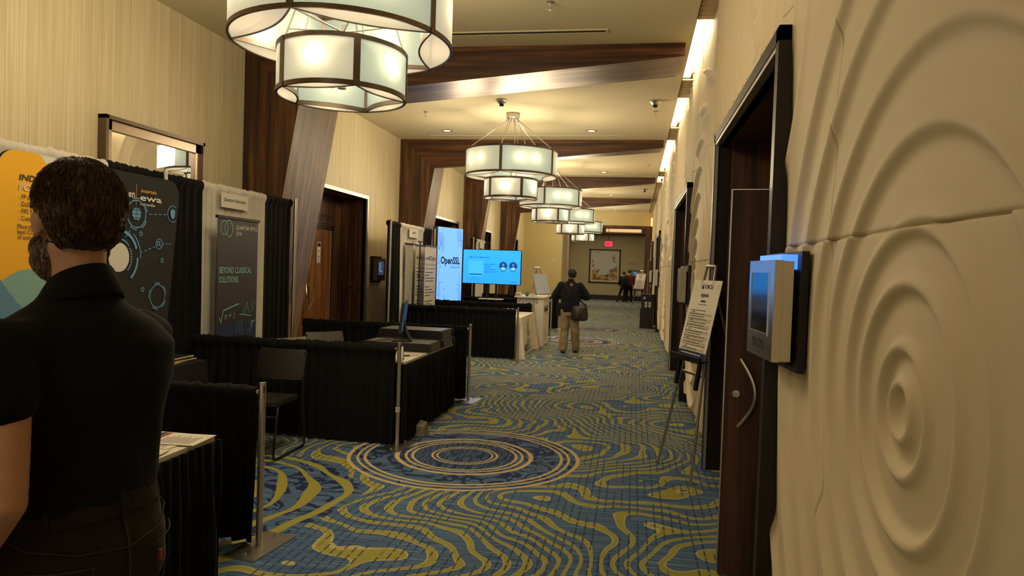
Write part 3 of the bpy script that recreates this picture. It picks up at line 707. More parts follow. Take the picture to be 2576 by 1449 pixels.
# ------------------------------------------------------------------ booths on the left: high back drapes on posts
XB = -4.5; XN = -4.28
def plate(mb, x, y, z0=.0, w=.21, l=.40):
    M_ = Matrix.Translation((x, y, 0)) @ Matrix.Rotation(-.12, 4, 'Z')
    mb.box((-w / 2, -l / 2, z0), (w / 2, l / 2, z0 + .008), 0, M_)
    for dy in (-l * .36, l * .36): mb.lathe([(.0, z0 + .022), (.010, z0 + .022), (.012, z0 + .008)], 8, 0, M_ @ Matrix.Translation((0, dy, 0)))
def high_post(y, lab):
    n_ = True
    t = thing('drape_post', lab, 'post', ((XN if n_ else XB) + .06, y, 0), group='tall posts of the back drapes')
    MB().tube([(0, 0, .01), (0, 0, 2.43 if n_ else 2.47)], .021, 14).build('pole', M['silver'], t, True)
    mb = MB(); plate(mb, 0, 0, w=.10, l=.30); mb.build('base_plate', M['steel'], t)
for y, l in ((3.28, 'slim tall silver post behind the yellow display, hidden by the man'), (5.88, 'slim tall silver post showing above the black display in front of the mirror'), (8.41, 'tall silver post ending the nearest row of back drapes'), (11.97, 'tall silver post starting the drapes behind the roll-up banners'), (14.76, 'tall silver post behind the blue light box'), (18.48, 'tall silver post starting the farthest back drapes'), (20.82, 'tall silver post ending the farthest back drapes')): high_post(y, l)
for a, b, c, l, sd in ((2.2, 5.20, 'w', 'white back drape behind the yellow display, left end of the row', 3), (5.20, 6.52, 'b', 'black back drape behind the black display, below the mirror', 5),
    (6.52, 7.75, 'w', 'white back drape behind the dark roll-up banner with equations', 8), (7.75, 8.41, 'b', 'narrow black back drape left of the studio door, at the row end', 11),
    (11.99, 12.62, 'b', 'black back drape right of the studio wall display', 13), (12.62, 14.13, 'w', 'white back drape behind the white roll-up banners', 17), (14.13, 14.73, 'b', 'narrow black back drape just left of the blue light box', 19),
    (18.52, 19.06, 'b', 'black back drape above the television, left of the far white one', 23), (19.06, 20.14, 'w', 'small far white back drape above the television', 29), (20.14, 20.79, 'b', 'black back drape above the television, right of the far white one', 31)):
    o = drape(MB(), (XN, a), (XN, b), 2.41, .03, amp=.02, wl=.12, seed=sd).build('back_drape', M['wdrape' if c == 'w' else 'bdrape'], None, True, 80)
    tag(o, l, 'drape', 'white back drapes' if c == 'w' else 'black back drapes')
def booth_sign(y0, y1, z0, z1, txt, lab, h):
    t = thing('booth_sign', lab, 'sign', (XN + .05, (y0 + y1) / 2, 0)); F_ = frame((0, 0, 0), (0, 1, 0), (0, 0, 1)); w = (y1 - y0) / 2
    MB(F_).box((-w, z0, 0), (w, z1, .006)).build('card', M['paperw'], t)
    mb = MB(F_); mb.text(txt, 0, (z0 + z1) / 2 - h * .2, h, z=.008, align='CENTER', bold=.01); mb.build('lettering', M['ink'], t)
    mb = MB(F_); mb.line([(-w * .6, z1 - .01), (-w * .45, z1 + .03)], .006, 0, .009); mb.line([(w * .6, z1 - .01), (w * .75, z1 + .03)], .006, 0, .009); mb.build('pins', M['black'], t)
booth_sign(6.79, 7.30, 2.18, 2.335, 'Quantum Optics Jena', 'white name card pinned to the white drape above the dark roll-up banner', .035)
booth_sign(13.05, 13.62, 2.17, 2.34, 'wolfSSL', 'white name card pinned high on the drape behind the white roll-up banners', .045)
booth_sign(19.33, 19.86, 2.17, 2.34, '', 'blank looking white card on the small far drape above the television', .05)
# ------------------------------------------------------------------ low drape rails between the booths
def rail(y, x1, x0, lab, sd, zt=.915):
    t = thing('drape_rail', lab, 'partition', (x1, y, 0), group='low black drape rails between booths')
    MB().tube([(0, 0, .008), (0, 0, .945)], .019, 16).build('post', M['silver'], t, True)
    mb = MB()
    for a in (-.9, .9, 2.3): mb.box((-.003, -.0205, .885), (.003, -.0185, .925), 0, Matrix.Rotation(a, 4, 'Z'))
    mb.lathe([(.014, .9455), (.014, .9)], 12); mb.build('slots', M['black'], t)
    mb = MB(); plate(mb, .02, -.02); mb.build('base_plate', M['steel'], t)
    MB().tube([(-.02, 0, zt - .03), (x0 - x1, 0, zt - .03)], .016, 10).build('crossbar', M['silver'], t, True)
    drape(MB(), (x0 - x1, 0), (-.035, 0), zt, .02, amp=.020, wl=.10, seed=sd).build('curtain', M['bdrape'], t, True, 80)
    return t
R1 = rail(3.8, -2.08, -4.15, 'nearest low black drape rail with a thick silver post and floor plate', 41)
R2 = rail(6.22, -2.075, -4.15, 'low black drape rail beside the black chair, clamp on its post', 43)
mb = MB(); mb.box((-.06, -.012, .87), (-.015, .012, .90)); mb.lathe([(0, 0), (.018, .004), (.018, .014), (0, .018)], 12, 0, Matrix.Translation((-.05, -.012, .885)) @ Matrix.Rotation(PI / 2, 4, 'X')); mb.box((-.075, -.014, .86), (-.02, -.006, .925)); mb.build('clamp', M['chrome'], R2)
mb = MB(); mb.lathe([(.021, .30), (.024, .31), (.0225, .33), (.024, .345), (.021, .355)], 14); mb.build('tape', plain('clear_tape', (.45, .40, .30), .25), R2)
R3 = rail(8.57, -1.96, -4.15, 'low black drape rail behind the stacked servers', 47)
R4 = rail(12.72, -2.04, -4.2, 'low black drape rail before the white-cloth table', 53)
R5 = rail(14.87, -2.06, -4.2, 'low black drape rail before the white counter', 59)
R6 = rail(17.3, -1.96, -4.2, 'low black drape rail just beyond the white counter, behind the walking man', 61)
R7 = rail(19.7, -2.0, -4.2, 'farthest low black drape rail, below the television', 67)
# ------------------------------------------------------------------ tables
def table(name, loc, w, l, lab, top, skirtm, group=None, skirt=True):
    """w along x, l along y, centred at loc"""
    t = thing(name, lab, 'table', (*loc, 0), group=group)
    MB().rbox((-w / 2, -l / 2, .725), (w / 2, l / 2, .752), .03).build('tabletop', top, t)
    for sx in (-1, 1):
        for sy in (-1, 1):
            mb = MB(); mb.tube([(sx * (w / 2 - .12), sy * (l / 2 - .2), 0), (sx * (w / 2 - .12), sy * (l / 2 - .2), .725)], .014, 8); mb.build('leg', M['blackmet'], t, True)
    if skirt:
        mb = MB(); a, b = w / 2 + .012, l / 2 + .012
        for k, (p, q) in enumerate((((a, -b), (a, b)), ((-a, -b), (a, -b)), ((a, b), (-a, b)))):
            drape(mb, p, q, .735, .03, amp=.017, wl=.075, seed=70 + k * 3 + int(loc[1] * 10), gather=False, step=.012, t=.004)
        mb.build('table_skirt', skirtm, t, True, 80)
    return t
table('skirted_table', (-2.42, 2.40), .74, 1.80, 'nearest table with white top and pleated black skirt, brochures on it', M['paperw'], M['bcloth'], 'skirted white-topped tables')
table('skirted_table', (-2.42, 7.20), .74, 1.80, 'white-topped table with pleated black skirt carrying the servers', M['paperw'], M['bcloth'], 'skirted white-topped tables')
mb = MB(); mb.add([(-2.03, 6.60, 0), (-1.93, 6.62, 0), (-1.92, 6.74, 0), (-2.03, 6.78, 0), (-2.02, 6.61, .10), (-1.945, 6.63, .085), (-1.94, 6.73, .12), (-2.02, 6.76, .13)], [(3, 2, 1, 0), (4, 5, 6, 7), (0, 1, 5, 4), (1, 2, 6, 5), (2, 3, 7, 6), (3, 0, 4, 7)])
o = mb.build('plastic_wrap', plain('grey_film', (.16, .14, .11), .3)); tag(o, 'crumpled grey plastic film poking out under the server table skirt', 'wrapper')
t = thing('covered_table', 'low table under a plain black cloth, notebooks on its end', 'table', (-3.88, 4.80, 0))
mb = MB(); mb.rbox((-.22, -.95, .735), (.22, .92, .755), .03); mb.grid([[(.22 + .03 * math.sin(k * .7) * (1 - j / 8) + .05 * (1 - j / 8), -.95 + 1.87 * k / 40, .02 + .733 * j / 8) for j in range(9)] for k in range(41)]); mb.grid([[(-.22 + .46 * k / 20, .925 + .05 * (1 - j / 8) + .015 * math.sin(k) * (1 - j / 8), .02 + .733 * j / 8) for j in range(9)] for k in range(21)]); mb.build('cloth', M['bcloth'], t, True)
for sx in (-.15, .15):
    for sy in (-.7, .7): MB().tube([(sx, sy, 0), (sx, sy, .735)], .014, 8).build('leg', M['blackmet'], t, True)
nb = None
for k, (dx, dy, a) in enumerate(((0, 0, .05), (.01, .01, -.03), (-.01, 0, .02), (.005, -.01, .06))):
    n_ = thing('notebook', '%s black notebook with cream page edges, stacked on the black-clothed table' % ('bottom', 'second', 'third', 'top')[k], 'notebook', (-3.84 + dx, 5.50 + dy, .756 + .0125 * k), a, 'notebooks stacked on the black-clothed table')
    MB().box((-.105, -.15, .002), (.103, .148, .010)).build('pages', plain('cream_pages', (.62, .48, .22), .7) if k == 0 else bpy.data.materials['cream_pages'], n_)
    mb = MB(); mb.box((-.108, -.152, 0), (.0995, .15, .002)); mb.box((-.108, -.152, .010), (.0995, .15, .012)); mb.box((-.108, -.152, 0), (-.105, .15, .012)); mb.build('cover', M['black'], n_)
t = thing('pen', 'yellow pen with black tip lying beside the stacked notebooks', 'pen', (-3.76, 5.16, .763), .35)
MB().tube([(-.06, 0, 0), (.05, 0, 0)], .0065, 8).build('barrel', plain('yellow_plastic', (.75, .38, .03), .4), t, True); MB().tube([(.05, 0, 0), (.065, 0, 0), (.078, 0, 0)], [.006, .004, .001], 8).build('tip', M['black'], t, True)
t = thing('card_stand', 'small white framed card standing on the black-clothed table, beside the man', 'sign', (-4.05, 5.5, .79))
MB().box((-.07, 0, 0), (.07, .008, .17)).build('card', M['white'], t); MB().box((-.055, -.002, .015), (.05, 0, .155)).build('print', M['grey'], t); t.location = (-3.98, 5.30, .757)
t = thing('prop_stand', 'two rounded yellow prongs rising just above the nearest low rail', 'prop', (-3.30, 4.35, 0), -.2)
MB().rbox((-.1, -.06, 0), (.1, .06, .3), .03).build('base', M['black'], t)
for x0, x1, z1, w in ((-.02, -.045, .862, .021), (.05, .085, .812, .02)):
    mb = MB(); mb.rbox((-w, -.0, -.008), (w, z1 - .3, .008), .02, 0, frame((x0, 0, .3), (math.cos((x1 - x0)), 0, 0), ((x1 - x0), 0, z1 - .3))); mb.build('prong', bpy.data.materials['yellow_plastic'], t)
# brochures on the nearest table
bro = thing('brochure', '', 'brochure', group='brochures on the nearest table')
MB().box((-.14, -.108, 0), (.14, .108, .003)).build('paper', M['paperw'], bro)
mb = MB(); mb.rect(-.14, -.108, -.105, .108, 0, .0035); mb.rect(-.10, -.108, -.085, .108, 1, .0035)
for k in range(9): mb.rect(-.06 + k * .019, -.085, -.052 + k * .019, .02 + .05 * ((k * 7) % 3) / 3, 2, .0035)
mb.build('print', [M['ink'], M['red'], M['grey']], bro)
for k, (x, y, a, l) in enumerate(((-2.17, 3.16, -.82, 'white brochure with black and red bands, at the far end of the nearest table'), (-2.24, 3.10, -.95, 'brochure lying under the red-banded one at the table far end'), (-2.20, 2.84, -.75, 'white brochure with black band nearer the table front edge'), (-2.42, 2.62, .3, 'brochure mostly hidden behind the man, on the nearest table'))):
    z = .7535 + (.004 if k == 0 else 0) + .002 * k * (k > 1)
    if k == 0: bro.location = (x, y, z); bro.rotation_euler.z = a + .9; bro['label'] = l
    else: dup(bro, (x, y, z), a + .9, l)
o = MB().rbox((-.16, -.12, 0), (.16, .12, .003), .002).build('loose_sheet', M['paperw']); o.location = (-2.24, 2.62, .7535); o.rotation_euler.z = 1.3; tag(o, 'plain white sheet near the front corner of the nearest table', 'paper')
# servers, monitor, tent card on the server table
def server(loc, lab):
    t = thing('server', lab, 'server', loc, 0, 'black rack servers on the table')
    MB().box((-.70, -.215, 0), (0, .215, .087)).build('chassis', M['blackmet'], t)
    MB().box((-.69, -.21, .087), (-.01, .21, .0885)).build('lid', plain('server_lid', (.17, .165, .15), .38, .4) if 'server_lid' not in bpy.data.materials else bpy.data.materials['server_lid'], t)
    F_ = frame((0, 0, 0), (0, 1, 0), (0, 0, 1)); MB(F_).box((-.24, -.001, 0), (.24, .088, .02)).build('front_panel', M['black'], t)
    mb = MB(F_)
    for k, (x0, x1) in enumerate(((-.19, -.10), (-.085, -.05), (-.04, 0.0), (.02, .05), (.07, .16))):
        for j in range(3): mb.rect(x0, .012 + j * .024, x1, .026 + j * .024, 0, .0215)
    mb.rect(.17, .01, .19, .078, 1, .0215); mb.build('drive_bays', [M['grey'], M['silver']], t)
    for sy in (-.232, .232): MB(F_).box((sy - .008, .01, .02), (sy + .008, .078, .04)).build('handle', M['black'], t)
    return t
s1 = server((-2.055, 7.28, .754), 'black rack server lying alone nearest on the white tabletop')
dup(s1, (-2.055, 7.785, .754), label='lower black rack server of the pair stacked at the table far end')
dup(s1, (-2.075, 7.80, .8445), label='upper black rack server with grey lid, on top of the pair')
t = thing('monitor', 'black monitor seen edge-on, standing on the nearest rack server', 'monitor', (-2.42, 7.28, .8435), math.radians(-76))
# local: screen faces +y turned; width along x
MB().rbox((-.27, .09, -.012), (.27, .42, .018), .012, 0, frame((0, 0, 0), (1, 0, 0), (0, .10, 1))).build('casing', M['black'], t)
MB().rbox((-.255, .11, .0185), (.255, .405, .0195), .006, 0, frame((0, 0, 0), (1, 0, 0), (0, .10, 1))).build('screen', M['scr'], t) if False else None
mb = MB(frame((0, 0, 0), (-1, 0, 0), (0, .10, 1))); mb.rbox((-.255, .11, .0125), (.255, .405, .0135), .006, 0); mb.build('screen', M['scr'], t)
mb = MB(); mb.tube([(-.12, .12, .006), (-.03, .05, .10), (0, .02, .24)], [.014, .018, .02], 10); mb.tube([(.12, .12, .006), (.03, .05, .10), (0, .02, .24)], [.014, .018, .02], 10); mb.tube([(-.14, -.08, .006), (-.12, .12, .006), (.12, .12, .006), (.14, -.08, .006)], .009, 8); mb.build('stand', M['black'], t, True)
mb = MB(); mb.tube([(-2.50, 7.18, .86), (-2.62, 7.02, .853), (-2.70, 6.92, .86), (-2.8, 6.9, .80), (-2.86, 6.9, .76)], .004, 6); mb.tube([(-2.50, 7.40, 1.0), (-2.60, 7.5, 1.04), (-2.7, 7.45, .95), (-2.7, 7.3, .86)], .004, 6); o = mb.build('power_cable', M['black'], None, True); tag(o, 'thin black cable looping from the monitor back over the server', 'cable')
t = thing('tent_card', 'white folded tent card at the table corner behind the clamped post', 'sign', (-2.16, 6.40, .753), .15)
mb = MB(); mb.add([(-.06, -.05, 0), (.06, -.05, 0), (.06, 0, .13), (-.06, 0, .13), (.06, .05, 0), (-.06, .05, 0)], [(0, 1, 2, 3), (3, 2, 4, 5), (0, 5, 4, 1)]); mb.build('folded_card', M['white'], t)
t = thing('usb_stick', 'small black and white stick with a wire on the white tabletop', 'gadget', (-2.17, 6.72, .753), .6)
MB().rbox((-.035, -.012, 0), (.035, .012, .011), .004).build('body', M['black'], t); MB().rbox((.035, -.007, .002), (.055, .007, .009), .002).build('plug', M['white'], t); MB().tube([(.055, 0, .005), (.09, .01, .004), (.13, .0, .004)], .002, 6).build('wire', M['black'], t, True)
# ------------------------------------------------------------------ chairs
def chair(loc, rz, lab, vinyl, met, group):
    t = thing('stacking_chair', lab, 'chair', loc, rz, group)       # faces -y
    Fs = frame((0, 0, .445), (1, 0, 0), (0, 1, 0)); MB(Fs).rbox((-.215, -.23, 0), (.215, .20, .035), .05).build('seat', vinyl, t, True, 50)
    P = []
    for k in range(13):
        u = k / 12; x = -.225 + .45 * u; row = []
        for j in range(9):
            v = j / 8; e = .03 * (1 - min(1, min(v, 1 - v) * 5)) ** 2; yy = .235 + .05 * v - .035 * (1 - (2 * u - 1) ** 2)
            row.append((x * (1 - e * 2), yy, .60 + .26 * v))
        P.append(row)
    mb = MB(); mb.grid(P); mb.grid([[(q[0], q[1] + .028, q[2]) for q in r] for r in P], flip=True)
    for e in (0, -1): mb.grid([[q, (q[0], q[1] + .028, q[2])] for q in P[e]], flip=(e == 0))
    for e in (0, -1): mb.grid([[r[e], (r[e][0], r[e][1] + .028, r[e][2])] for r in P], flip=(e != 0))
    mb.build('backrest', vinyl, t, True, 60)
    for sx in (-1, 1):
        x = sx * .215
        pts = [(sx * .19, -.12, .435), (x, -.19, .43), (x + sx * .012, -.225, .38), (x + sx * .012, -.27, .06), (x + sx * .012, -.265, .025), (x + sx * .012, -.22, .012), (x + sx * .012, .24, .012), (x + sx * .012, .28, .03), (x + sx * .012, .285, .08), (x + sx * .006, .24, .46), (x, .26, .62), (x, .285, .84)]
        MB().tube(pts, .0105, 8).build('side_frame', met, t, True)
    MB().tube([(-.225, -.235, .36), (.225, -.235, .36)], .008, 8).build('crossbar', met, t, True); MB().tube([(-.22, .1, .432), (.22, .1, .432)], .008, 8).build('crossbar', met, t, True)
    return t
chair((-3.07, 5.66, 0), 0, 'black sled-base chair between the two nearest low drape rails', M['seatblack'], M['blackmet'], None)
chair((-3.21, 7.41, 0), math.radians(48), 'grey-backed chair behind the low rail, beside the servers', M['seatgrey'], M['blackmet'], None)
chair((-3.22, 6.68, 0), math.radians(60), 'pale grey chair whose back top just shows above the low rail', plain('pale_vinyl', (.30, .27, .20), .5), M['blackmet'], None)
# ------------------------------------------------------------------ long fabric display: yellow left half, black right half
t = thing('fabric_display', 'tall fabric display, yellow left part and black right part with blue icons', 'display', (-4.15, 0, -.0615))
t.scale = (1, 1.0375, 1.0375)
F_ = frame((0, 0, 0), (0, 1, 0), (0, 0, 1))
def rr(y0, y1, y1b, z0, z1, r):
    pts = [(y0, z0), (y1b, z0)]
    for k in range(9): a = PI / 2 * k / 8; pts.append((y1 - r + r * math.cos(a), z1 - r + r * math.sin(a)))
    for k in range(9): a = PI / 2 + PI / 2 * k / 8; pts.append((y0 + r + r * math.cos(a), z1 - r + r * math.sin(a)))
    return pts
MB(F_).prism(rr(3.93, 5.77, 5.52, .062, 2.31, .14), -.025, 0).build('fabric_panel', plain('display_black_fabric', (.014, .013, .013), .75), t)
YEL, WHT, TEA, BLU, LBL = [plain(n, c, .7, nz=.03) for n, c in (('print_yellow', (.78, .40, .012)), ('print_white', (.66, .62, .55)), ('print_teal', (.20, .36, .33)), ('print_blue', (.10, .22, .34)), ('print_light_blue', (.13, .34, .58)))]
GLD = plain('print_gold', (.72, .38, .04), .7)
mb = MB(F_)
w = .002
# white area, yellow blob, teal and blue waves
wp = [(3.93, .06), (4.86, .06), (4.86, 1.2), (4.78, 1.9), (4.66, 2.2), (4.55, 2.31)] + [(4.07 + .14 * math.cos(a), 2.17 + .14 * math.sin(a)) for a in [PI / 2 + PI / 2 * k / 8 for k in range(9)]]
mb.add([(a, b, w) for a, b in wp], [tuple(range(len(wp)))], 1)
yp = [(3.93, .9), (4.80, .9), (4.80, 1.85), (4.66, 2.12), (4.50, 2.21), (4.36, 2.245), (4.30, 2.26), (4.27, 2.30), (4.24, 2.31)] + [(4.07 + .14 * math.cos(a), 2.17 + .14 * math.sin(a)) for a in [PI / 2 + PI / 2 * k / 8 for k in range(9)]]
mb.add([(a, b, w * 2) for a, b in yp], [tuple(range(len(yp)))], 0)
tp = [(3.93, .06), (4.86, .06), (4.86, 1.2)] + [(4.86 - .9 * k / 12, 1.2 + .25 * (k / 12) + .28 * math.sin(PI * (k / 12)) * (k / 12)) for k in range(13)] + [(3.93, 1.67)]
mb.add([(a, b, w * 3) for a, b in tp], [tuple(range(len(tp)))], 2)
bp = [(3.93, .06), (4.86, .06), (4.86, .95)] + [(4.86 - .93 * k / 12, .95 + .55 * (k / 12) ** 1.3 + .08 * math.sin(2 * PI * k / 12)) for k in range(13)]
mb.add([(a, b, w * 4) for a, b in bp], [tuple(range(len(bp)))], 3)
mb.build('printed_shapes', [YEL, WHT, TEA, BLU], t)
mb = MB(F_); z = w * 5
mb.text('INDUSTRY LEADER', 4.09, 2.118, .042, 0, z, width=.62, shear=.15, bold=.008); mb.text('FOR CC & FIPS', 4.085, 2.052, .042, 1, z, width=.50, shear=.15, bold=.008)
for k, s_ in enumerate(('PP and EAL', 'DoDIN APL', 'FIPS 140-3', 'Compliance')):
    mb.text(s_, 4.11, 1.995 - .046 * k * 1.02, .032, 0, z, sx=.8); mb.arc(4.095, 2.008 - .046 * k * 1.02, 0, .005, mat=1, z=z, n=10)
for k, s_ in enumerate(('More than 4', 'been CC cer', 'of users are')): mb.text(s_, 4.083, 1.80 - .035 * k, .032, 0, z, sx=.8)
mb.text('en', 5.188, 2.115, .058, 1, z, align='RIGHT', sx=1.0, bold=.02); mb.rect(5.202, 2.05, 5.206, 2.225, 2, z)
mb.text('intertek', 5.262, 2.165, .031, 2, z, width=.195, bold=.012); mb.text('ewa', 5.25, 2.10, .052, 1, z, width=.27, bold=.02); mb.text('canada', 5.25, 2.060, .024, 1, z, width=.185, bold=.012)
mb.build('lettering', [M['ink'], WHT, GLD], t)
mb = MB(F_)
def gauge(cx, cz, r):
    mb.arc(cx, cz, r * .92, r, 0, 360, 0, z)
    for a in (10, 75, 150, 235, 300): mb.arc(cx, cz, r * 1.07, r * 1.15, a, a + 38, 0, z)
gauge(5.212, 1.985, .115)
mb.arc(5.212, 1.985, 0, .052, mat=0, z=z)
for k in (-.03, 0, .03): mb.line([(5.16, 1.985 + k), (5.264, 1.985 + k)], .004, 1, z + .001)
mb.arc(5.212, 1.985, .048, .052, mat=1, z=z + .001, ex=.45); mb.line([(5.212, 1.933), (5.212, 2.037)], .004, 1, z + .001)
mb.arc(5.672, 2.02, .066, .073, 55, 305, 0, z); mb.add([(5.64, 2.05, z), (5.672, 2.065, z), (5.704, 2.05, z), (5.70, 2.0, z), (5.672, 1.972, z), (5.644, 2.0, z)], [(5, 4, 3, 2, 1, 0)], 0)
def dashes(x0, z0, x1, z1, n):
    for k in range(n):
        a, b = (k + .2) / n, (k + .75) / n; mb.line([(x0 + (x1 - x0) * a, z0 + (z1 - z0) * a), (x0 + (x1 - x0) * b, z0 + (z1 - z0) * b)], .008, 0, z)
dashes(5.35, 1.992, 5.60, 2.01, 4); dashes(5.15, 1.86, 5.08, 1.78, 2); dashes(5.25, 1.665, 5.46, 1.735, 4); dashes(5.54, 1.755, 5.66, 1.756, 3)
for cx, cz, r in ((5.268, 1.828, .02), (5.54, 1.614, .02)): mb.arc(cx, cz, r * .6, r, 0, 360, 0, z)
mb.arc(5.497, 1.752, .038, .046, 0, 360, 0, z); mb.arc(5.49, 1.757, .010, .021, 0, 360, 0, z); mb.arc(5.517, 1.735, .004, .009, 0, 360, 0, z)
mb.arc(5.02, 1.63, .20, .225, 20, 90, 0, z); mb.arc(5.02, 1.63, .245, .255, 0, 50, 0, z); mb.arc(5.02, 1.63, .205, .225, -50, 0, 0, z); mb.arc(5.02, 1.63, .14, .15, 40, 110, 0, z)
for k in range(9): mb.arc(5.02, 1.63, .135, .150, -45 + k * 9, -42 + k * 9 + 3, 0, z)
mb.arc(5.02, 1.63, 0, .115, mat=2, z=z, ex=1); gauge(5.49, 1.31, .10); mb.arc(5.30, 1.37, .012, .02, mat=0, z=z)
mb.build('printed_icons', [LBL, bpy.data.materials['display_black_fabric'], WHT], t)
# ------------------------------------------------------------------ dark roll-up banner with equations
def rollup(loc, ang, wd, ht, lab, face, name='rollup_banner', group=None):
    t = thing(name, lab, 'banner', loc, ang, group)                 # local: width along y, faces +x
    MB(F_).box((-wd / 2, .06, -.002), (wd / 2, ht, .002)).build('printed_sheet', face, t)
    MB(F_).rbox((-wd / 2 - .02, ht - .005, -.014), (wd / 2 + .02, ht + .022, .014), .006).build('top_bar', M['blackmet'], t)
    MB(F_).rbox((-wd / 2 - .02, 0, -.06), (wd / 2 + .02, .075, .06), .02).build('base_cassette', M['blackmet'], t)
    MB(F_).tube([(0, .07, -.035), (0, ht, -.012)], .008, 8).build('support_pole', M['steel'], t, True)
    return t
dk = NT('banner_charcoal'); gy = dk.sep(dk.new('ShaderNodeTexCoord').outputs['Object'])
blu = dk.math('MULTIPLY', dk.noise(dk.new('ShaderNodeTexCoord').outputs['Object'], 3.2, 3), dk.ramp(gy[2], [(.0, 1.0), (.9, 1), (1.0, .0)]))
dk.set(dk.mix(dk.math('MULTIPLY', blu, 1.1, clamp=True), (.030, .024, .030), (.012, .035, .14)), .42, 0, .5)
qb = rollup((-4.06, 6.85, 0), 0, .80, 2.03, 'dark roll-up banner with teal lettering and handwritten equations', dk.m)
qb.scale = (1, .955, 1.012)
MINT = plain('print_mint', (.22, .50, .40), .6, nz=.03)
mb = MB(F_); z = .004
mb.arc(-.285, 1.935, .066, .073, 20, 385, 0, z, ex=.95); mb.arc(-.20, 1.93, .078, .088, 0, 360, 0, z, ex=.9); mb.arc(-.20, 1.925, .070, .075, 200, 420, 0, z, ex=.95); mb.line([(-.245, 1.88), (-.21, 1.845)], .012, 0, z)
mb.build('ring_logo', MINT, qb)
mb = MB(F_); mb.text('QUANTUM OPTICS', -.06, 1.93, .040, 0, z, width=.445, bold=.018); mb.text('JENA', -.06, 1.87, .040, 0, z, width=.12)
mb.text('BEYOND CLASSICAL', -.355, 1.485, .062, 1, z, width=.625, bold=.014); mb.text('SOLUTIONS', -.36, 1.39, .062, 1, z, width=.36, bold=.014)
mb.build('lettering', [WHT, MINT], qb)
mb = MB(F_)
mb.line([(-.34, 1.05), (-.31, .99), (-.27, 1.11), (.03, 1.17)], .012, 0, z)
for s_, x, y, h, m_ in (('n + 1', -.24, 1.02, .075, 0), ('(2n', .28, 1.14, .07, 1), ('cos', .17, 1.10, .03, 1), ('f', .30, 1.07, .06, 0), ('Can be b=2', -.38, .80, .042, 1), ('sin', .22, .86, .06, 1), ('co', .30, .77, .05, 0), ('e', .2, .70, .05, 1), ('V(x)', -.26, .64, .10, 1), ('0', .02, .60, .09, 0), ('-1 2', .10, .60, .08, 0), ('what', -.36, .73, .03, 1), ('5 8 1', .18, .64, .06, 1), ('2 +', .02, .73, .04, 1), ('x', .3, .95, .05, 0), ('z', -.02, .9, .05, 1)):
    mb.text(s_, x, y, h, m_, z, sx=.9, shear=.2)
mb.line([(.04, 1.06), (.30, 1.03)], .008, 0, z); mb.line([(.10, 1.22), (.10, 1.06), (.2, 1.06)], .006, 1, z); mb.line([(.11, 1.06), (.15, 1.10), (.19, 1.18), (.23, 1.10), (.26, 1.06)], .007, 0, z); mb.line([(-.04, .78), (.0, .93), (.10, 1.0), (.12, .80)], .008, 1, z)
mb.line([(.02, .99), (.06, .86), (.09, .99)], .007, 1, z); mb.line([(.28, .98), (.30, .90), (.33, .97), (.38, .98)], .007, 0, z); mb.line([(-.02, .70), (-.02, .56)], .006, 1, z)
mb.build('equations', [MINT, plain('print_dim_teal', (.07, .20, .22), .6)], qb)
# ------------------------------------------------------------------ white roll-up banners
cream = plain('banner_cream', (.60, .54, .42), .6, nz=.02)
def crypt(t, ht, sub, width):
    mb = MB(F_); z = .004
    mb.text('wolfCrypt', -width / 2 + .05, ht - .27, .085, 0, z, width=width - .12, bold=.014)
    mb.text(sub, -width / 2 + .04, ht - .375, .045, 1, z, width=width - .08); mb.rect(-width / 2 + .04, ht - .445, width / 2 - .04, ht - .425, 1, z)
    r = random.Random(5)
    for k in range(22):
        if k in (4, 9, 16): continue
        y = ht - .52 - k * .056; x = -width / 2 + .05; xe = x + (width - .1) * r.uniform(.35, .95)
        while x < xe: w_ = r.uniform(.03, .10); mb.rect(x, y, min(x + w_, xe), y + .020, 0, z); x += w_ + .018
    mb.build('printed_text', [M['ink'], M['grey']], t)
a = rollup((-4.12, 13.53, 0), 0, .78, 2.02, 'left white roll-up banner with black text, partly behind its neighbour', cream, group='white roll-up banners'); crypt(a, 2.03, 'Crypto Module', .80)
b = rollup((-4.02, 13.92, 0), .0, .78, 2.02, 'right white roll-up banner with black text, left of the blue light box', cream, group='white roll-up banners'); b.location = (-3.96, 13.62, 0); crypt(b, 2.02, 'Based Crypto Engine', .78)
c = rollup((-4.18, 12.93, 0), -.25, .26, 2.03, 'roll-up banner turned away, showing its edge and black pole', plain('banner_grey_back', (.34, .32, .28), .6), group=None)
mb = MB(); mb.tube([(-4.03, 13.03, 0), (-4.00, 13.03, 2.09)], .012, 8); mb.ball((-4.01, 13.03, 1.45), .028); mb.box((-4.03, 12.97, 2.08), (-3.97, 13.10, 2.10)); o = mb.build('banner_pole', M['black'], None, True); tag(o, 'thin black telescopic pole in front of the white roll-up banners', 'pole')
# ------------------------------------------------------------------ blue light box and television
dx, dy = .34, .90; ang = math.atan2(dy, dx)
t = thing('light_box', 'tall glowing blue light box lettered OpenSSL CORPORATION', 'display', (-4.22, 15.02, 0))
Fl = frame((0, 0, 0), (dx, dy, 0), (0, 0, 1)); L_ = math.hypot(dx, dy)
MB(Fl).box((0, .02, -.14), (L_, 2.50, -.005)).build('box_frame', M['silver'], t); MB(Fl).box((.012, .03, -.005), (L_ - .012, 2.49, 0)).build('lit_fabric', M['lightbox'], t)
DN = plain('print_dark_navy', (.004, .012, .05), .6, nz=0); PG = plain('print_slate', (.05, .13, .30), .6, nz=0)
mb = MB(Fl); z = .003
mb.text('OpenSSL', .12, 1.70, .155, 0, z, width=.74, bold=.03); mb.text('CORPORATION', .48, 1.60, .052, 1, z, width=.38)
mb.build('lettering', [DN, PG], t)
mb = MB(Fl); r = random.Random(3)
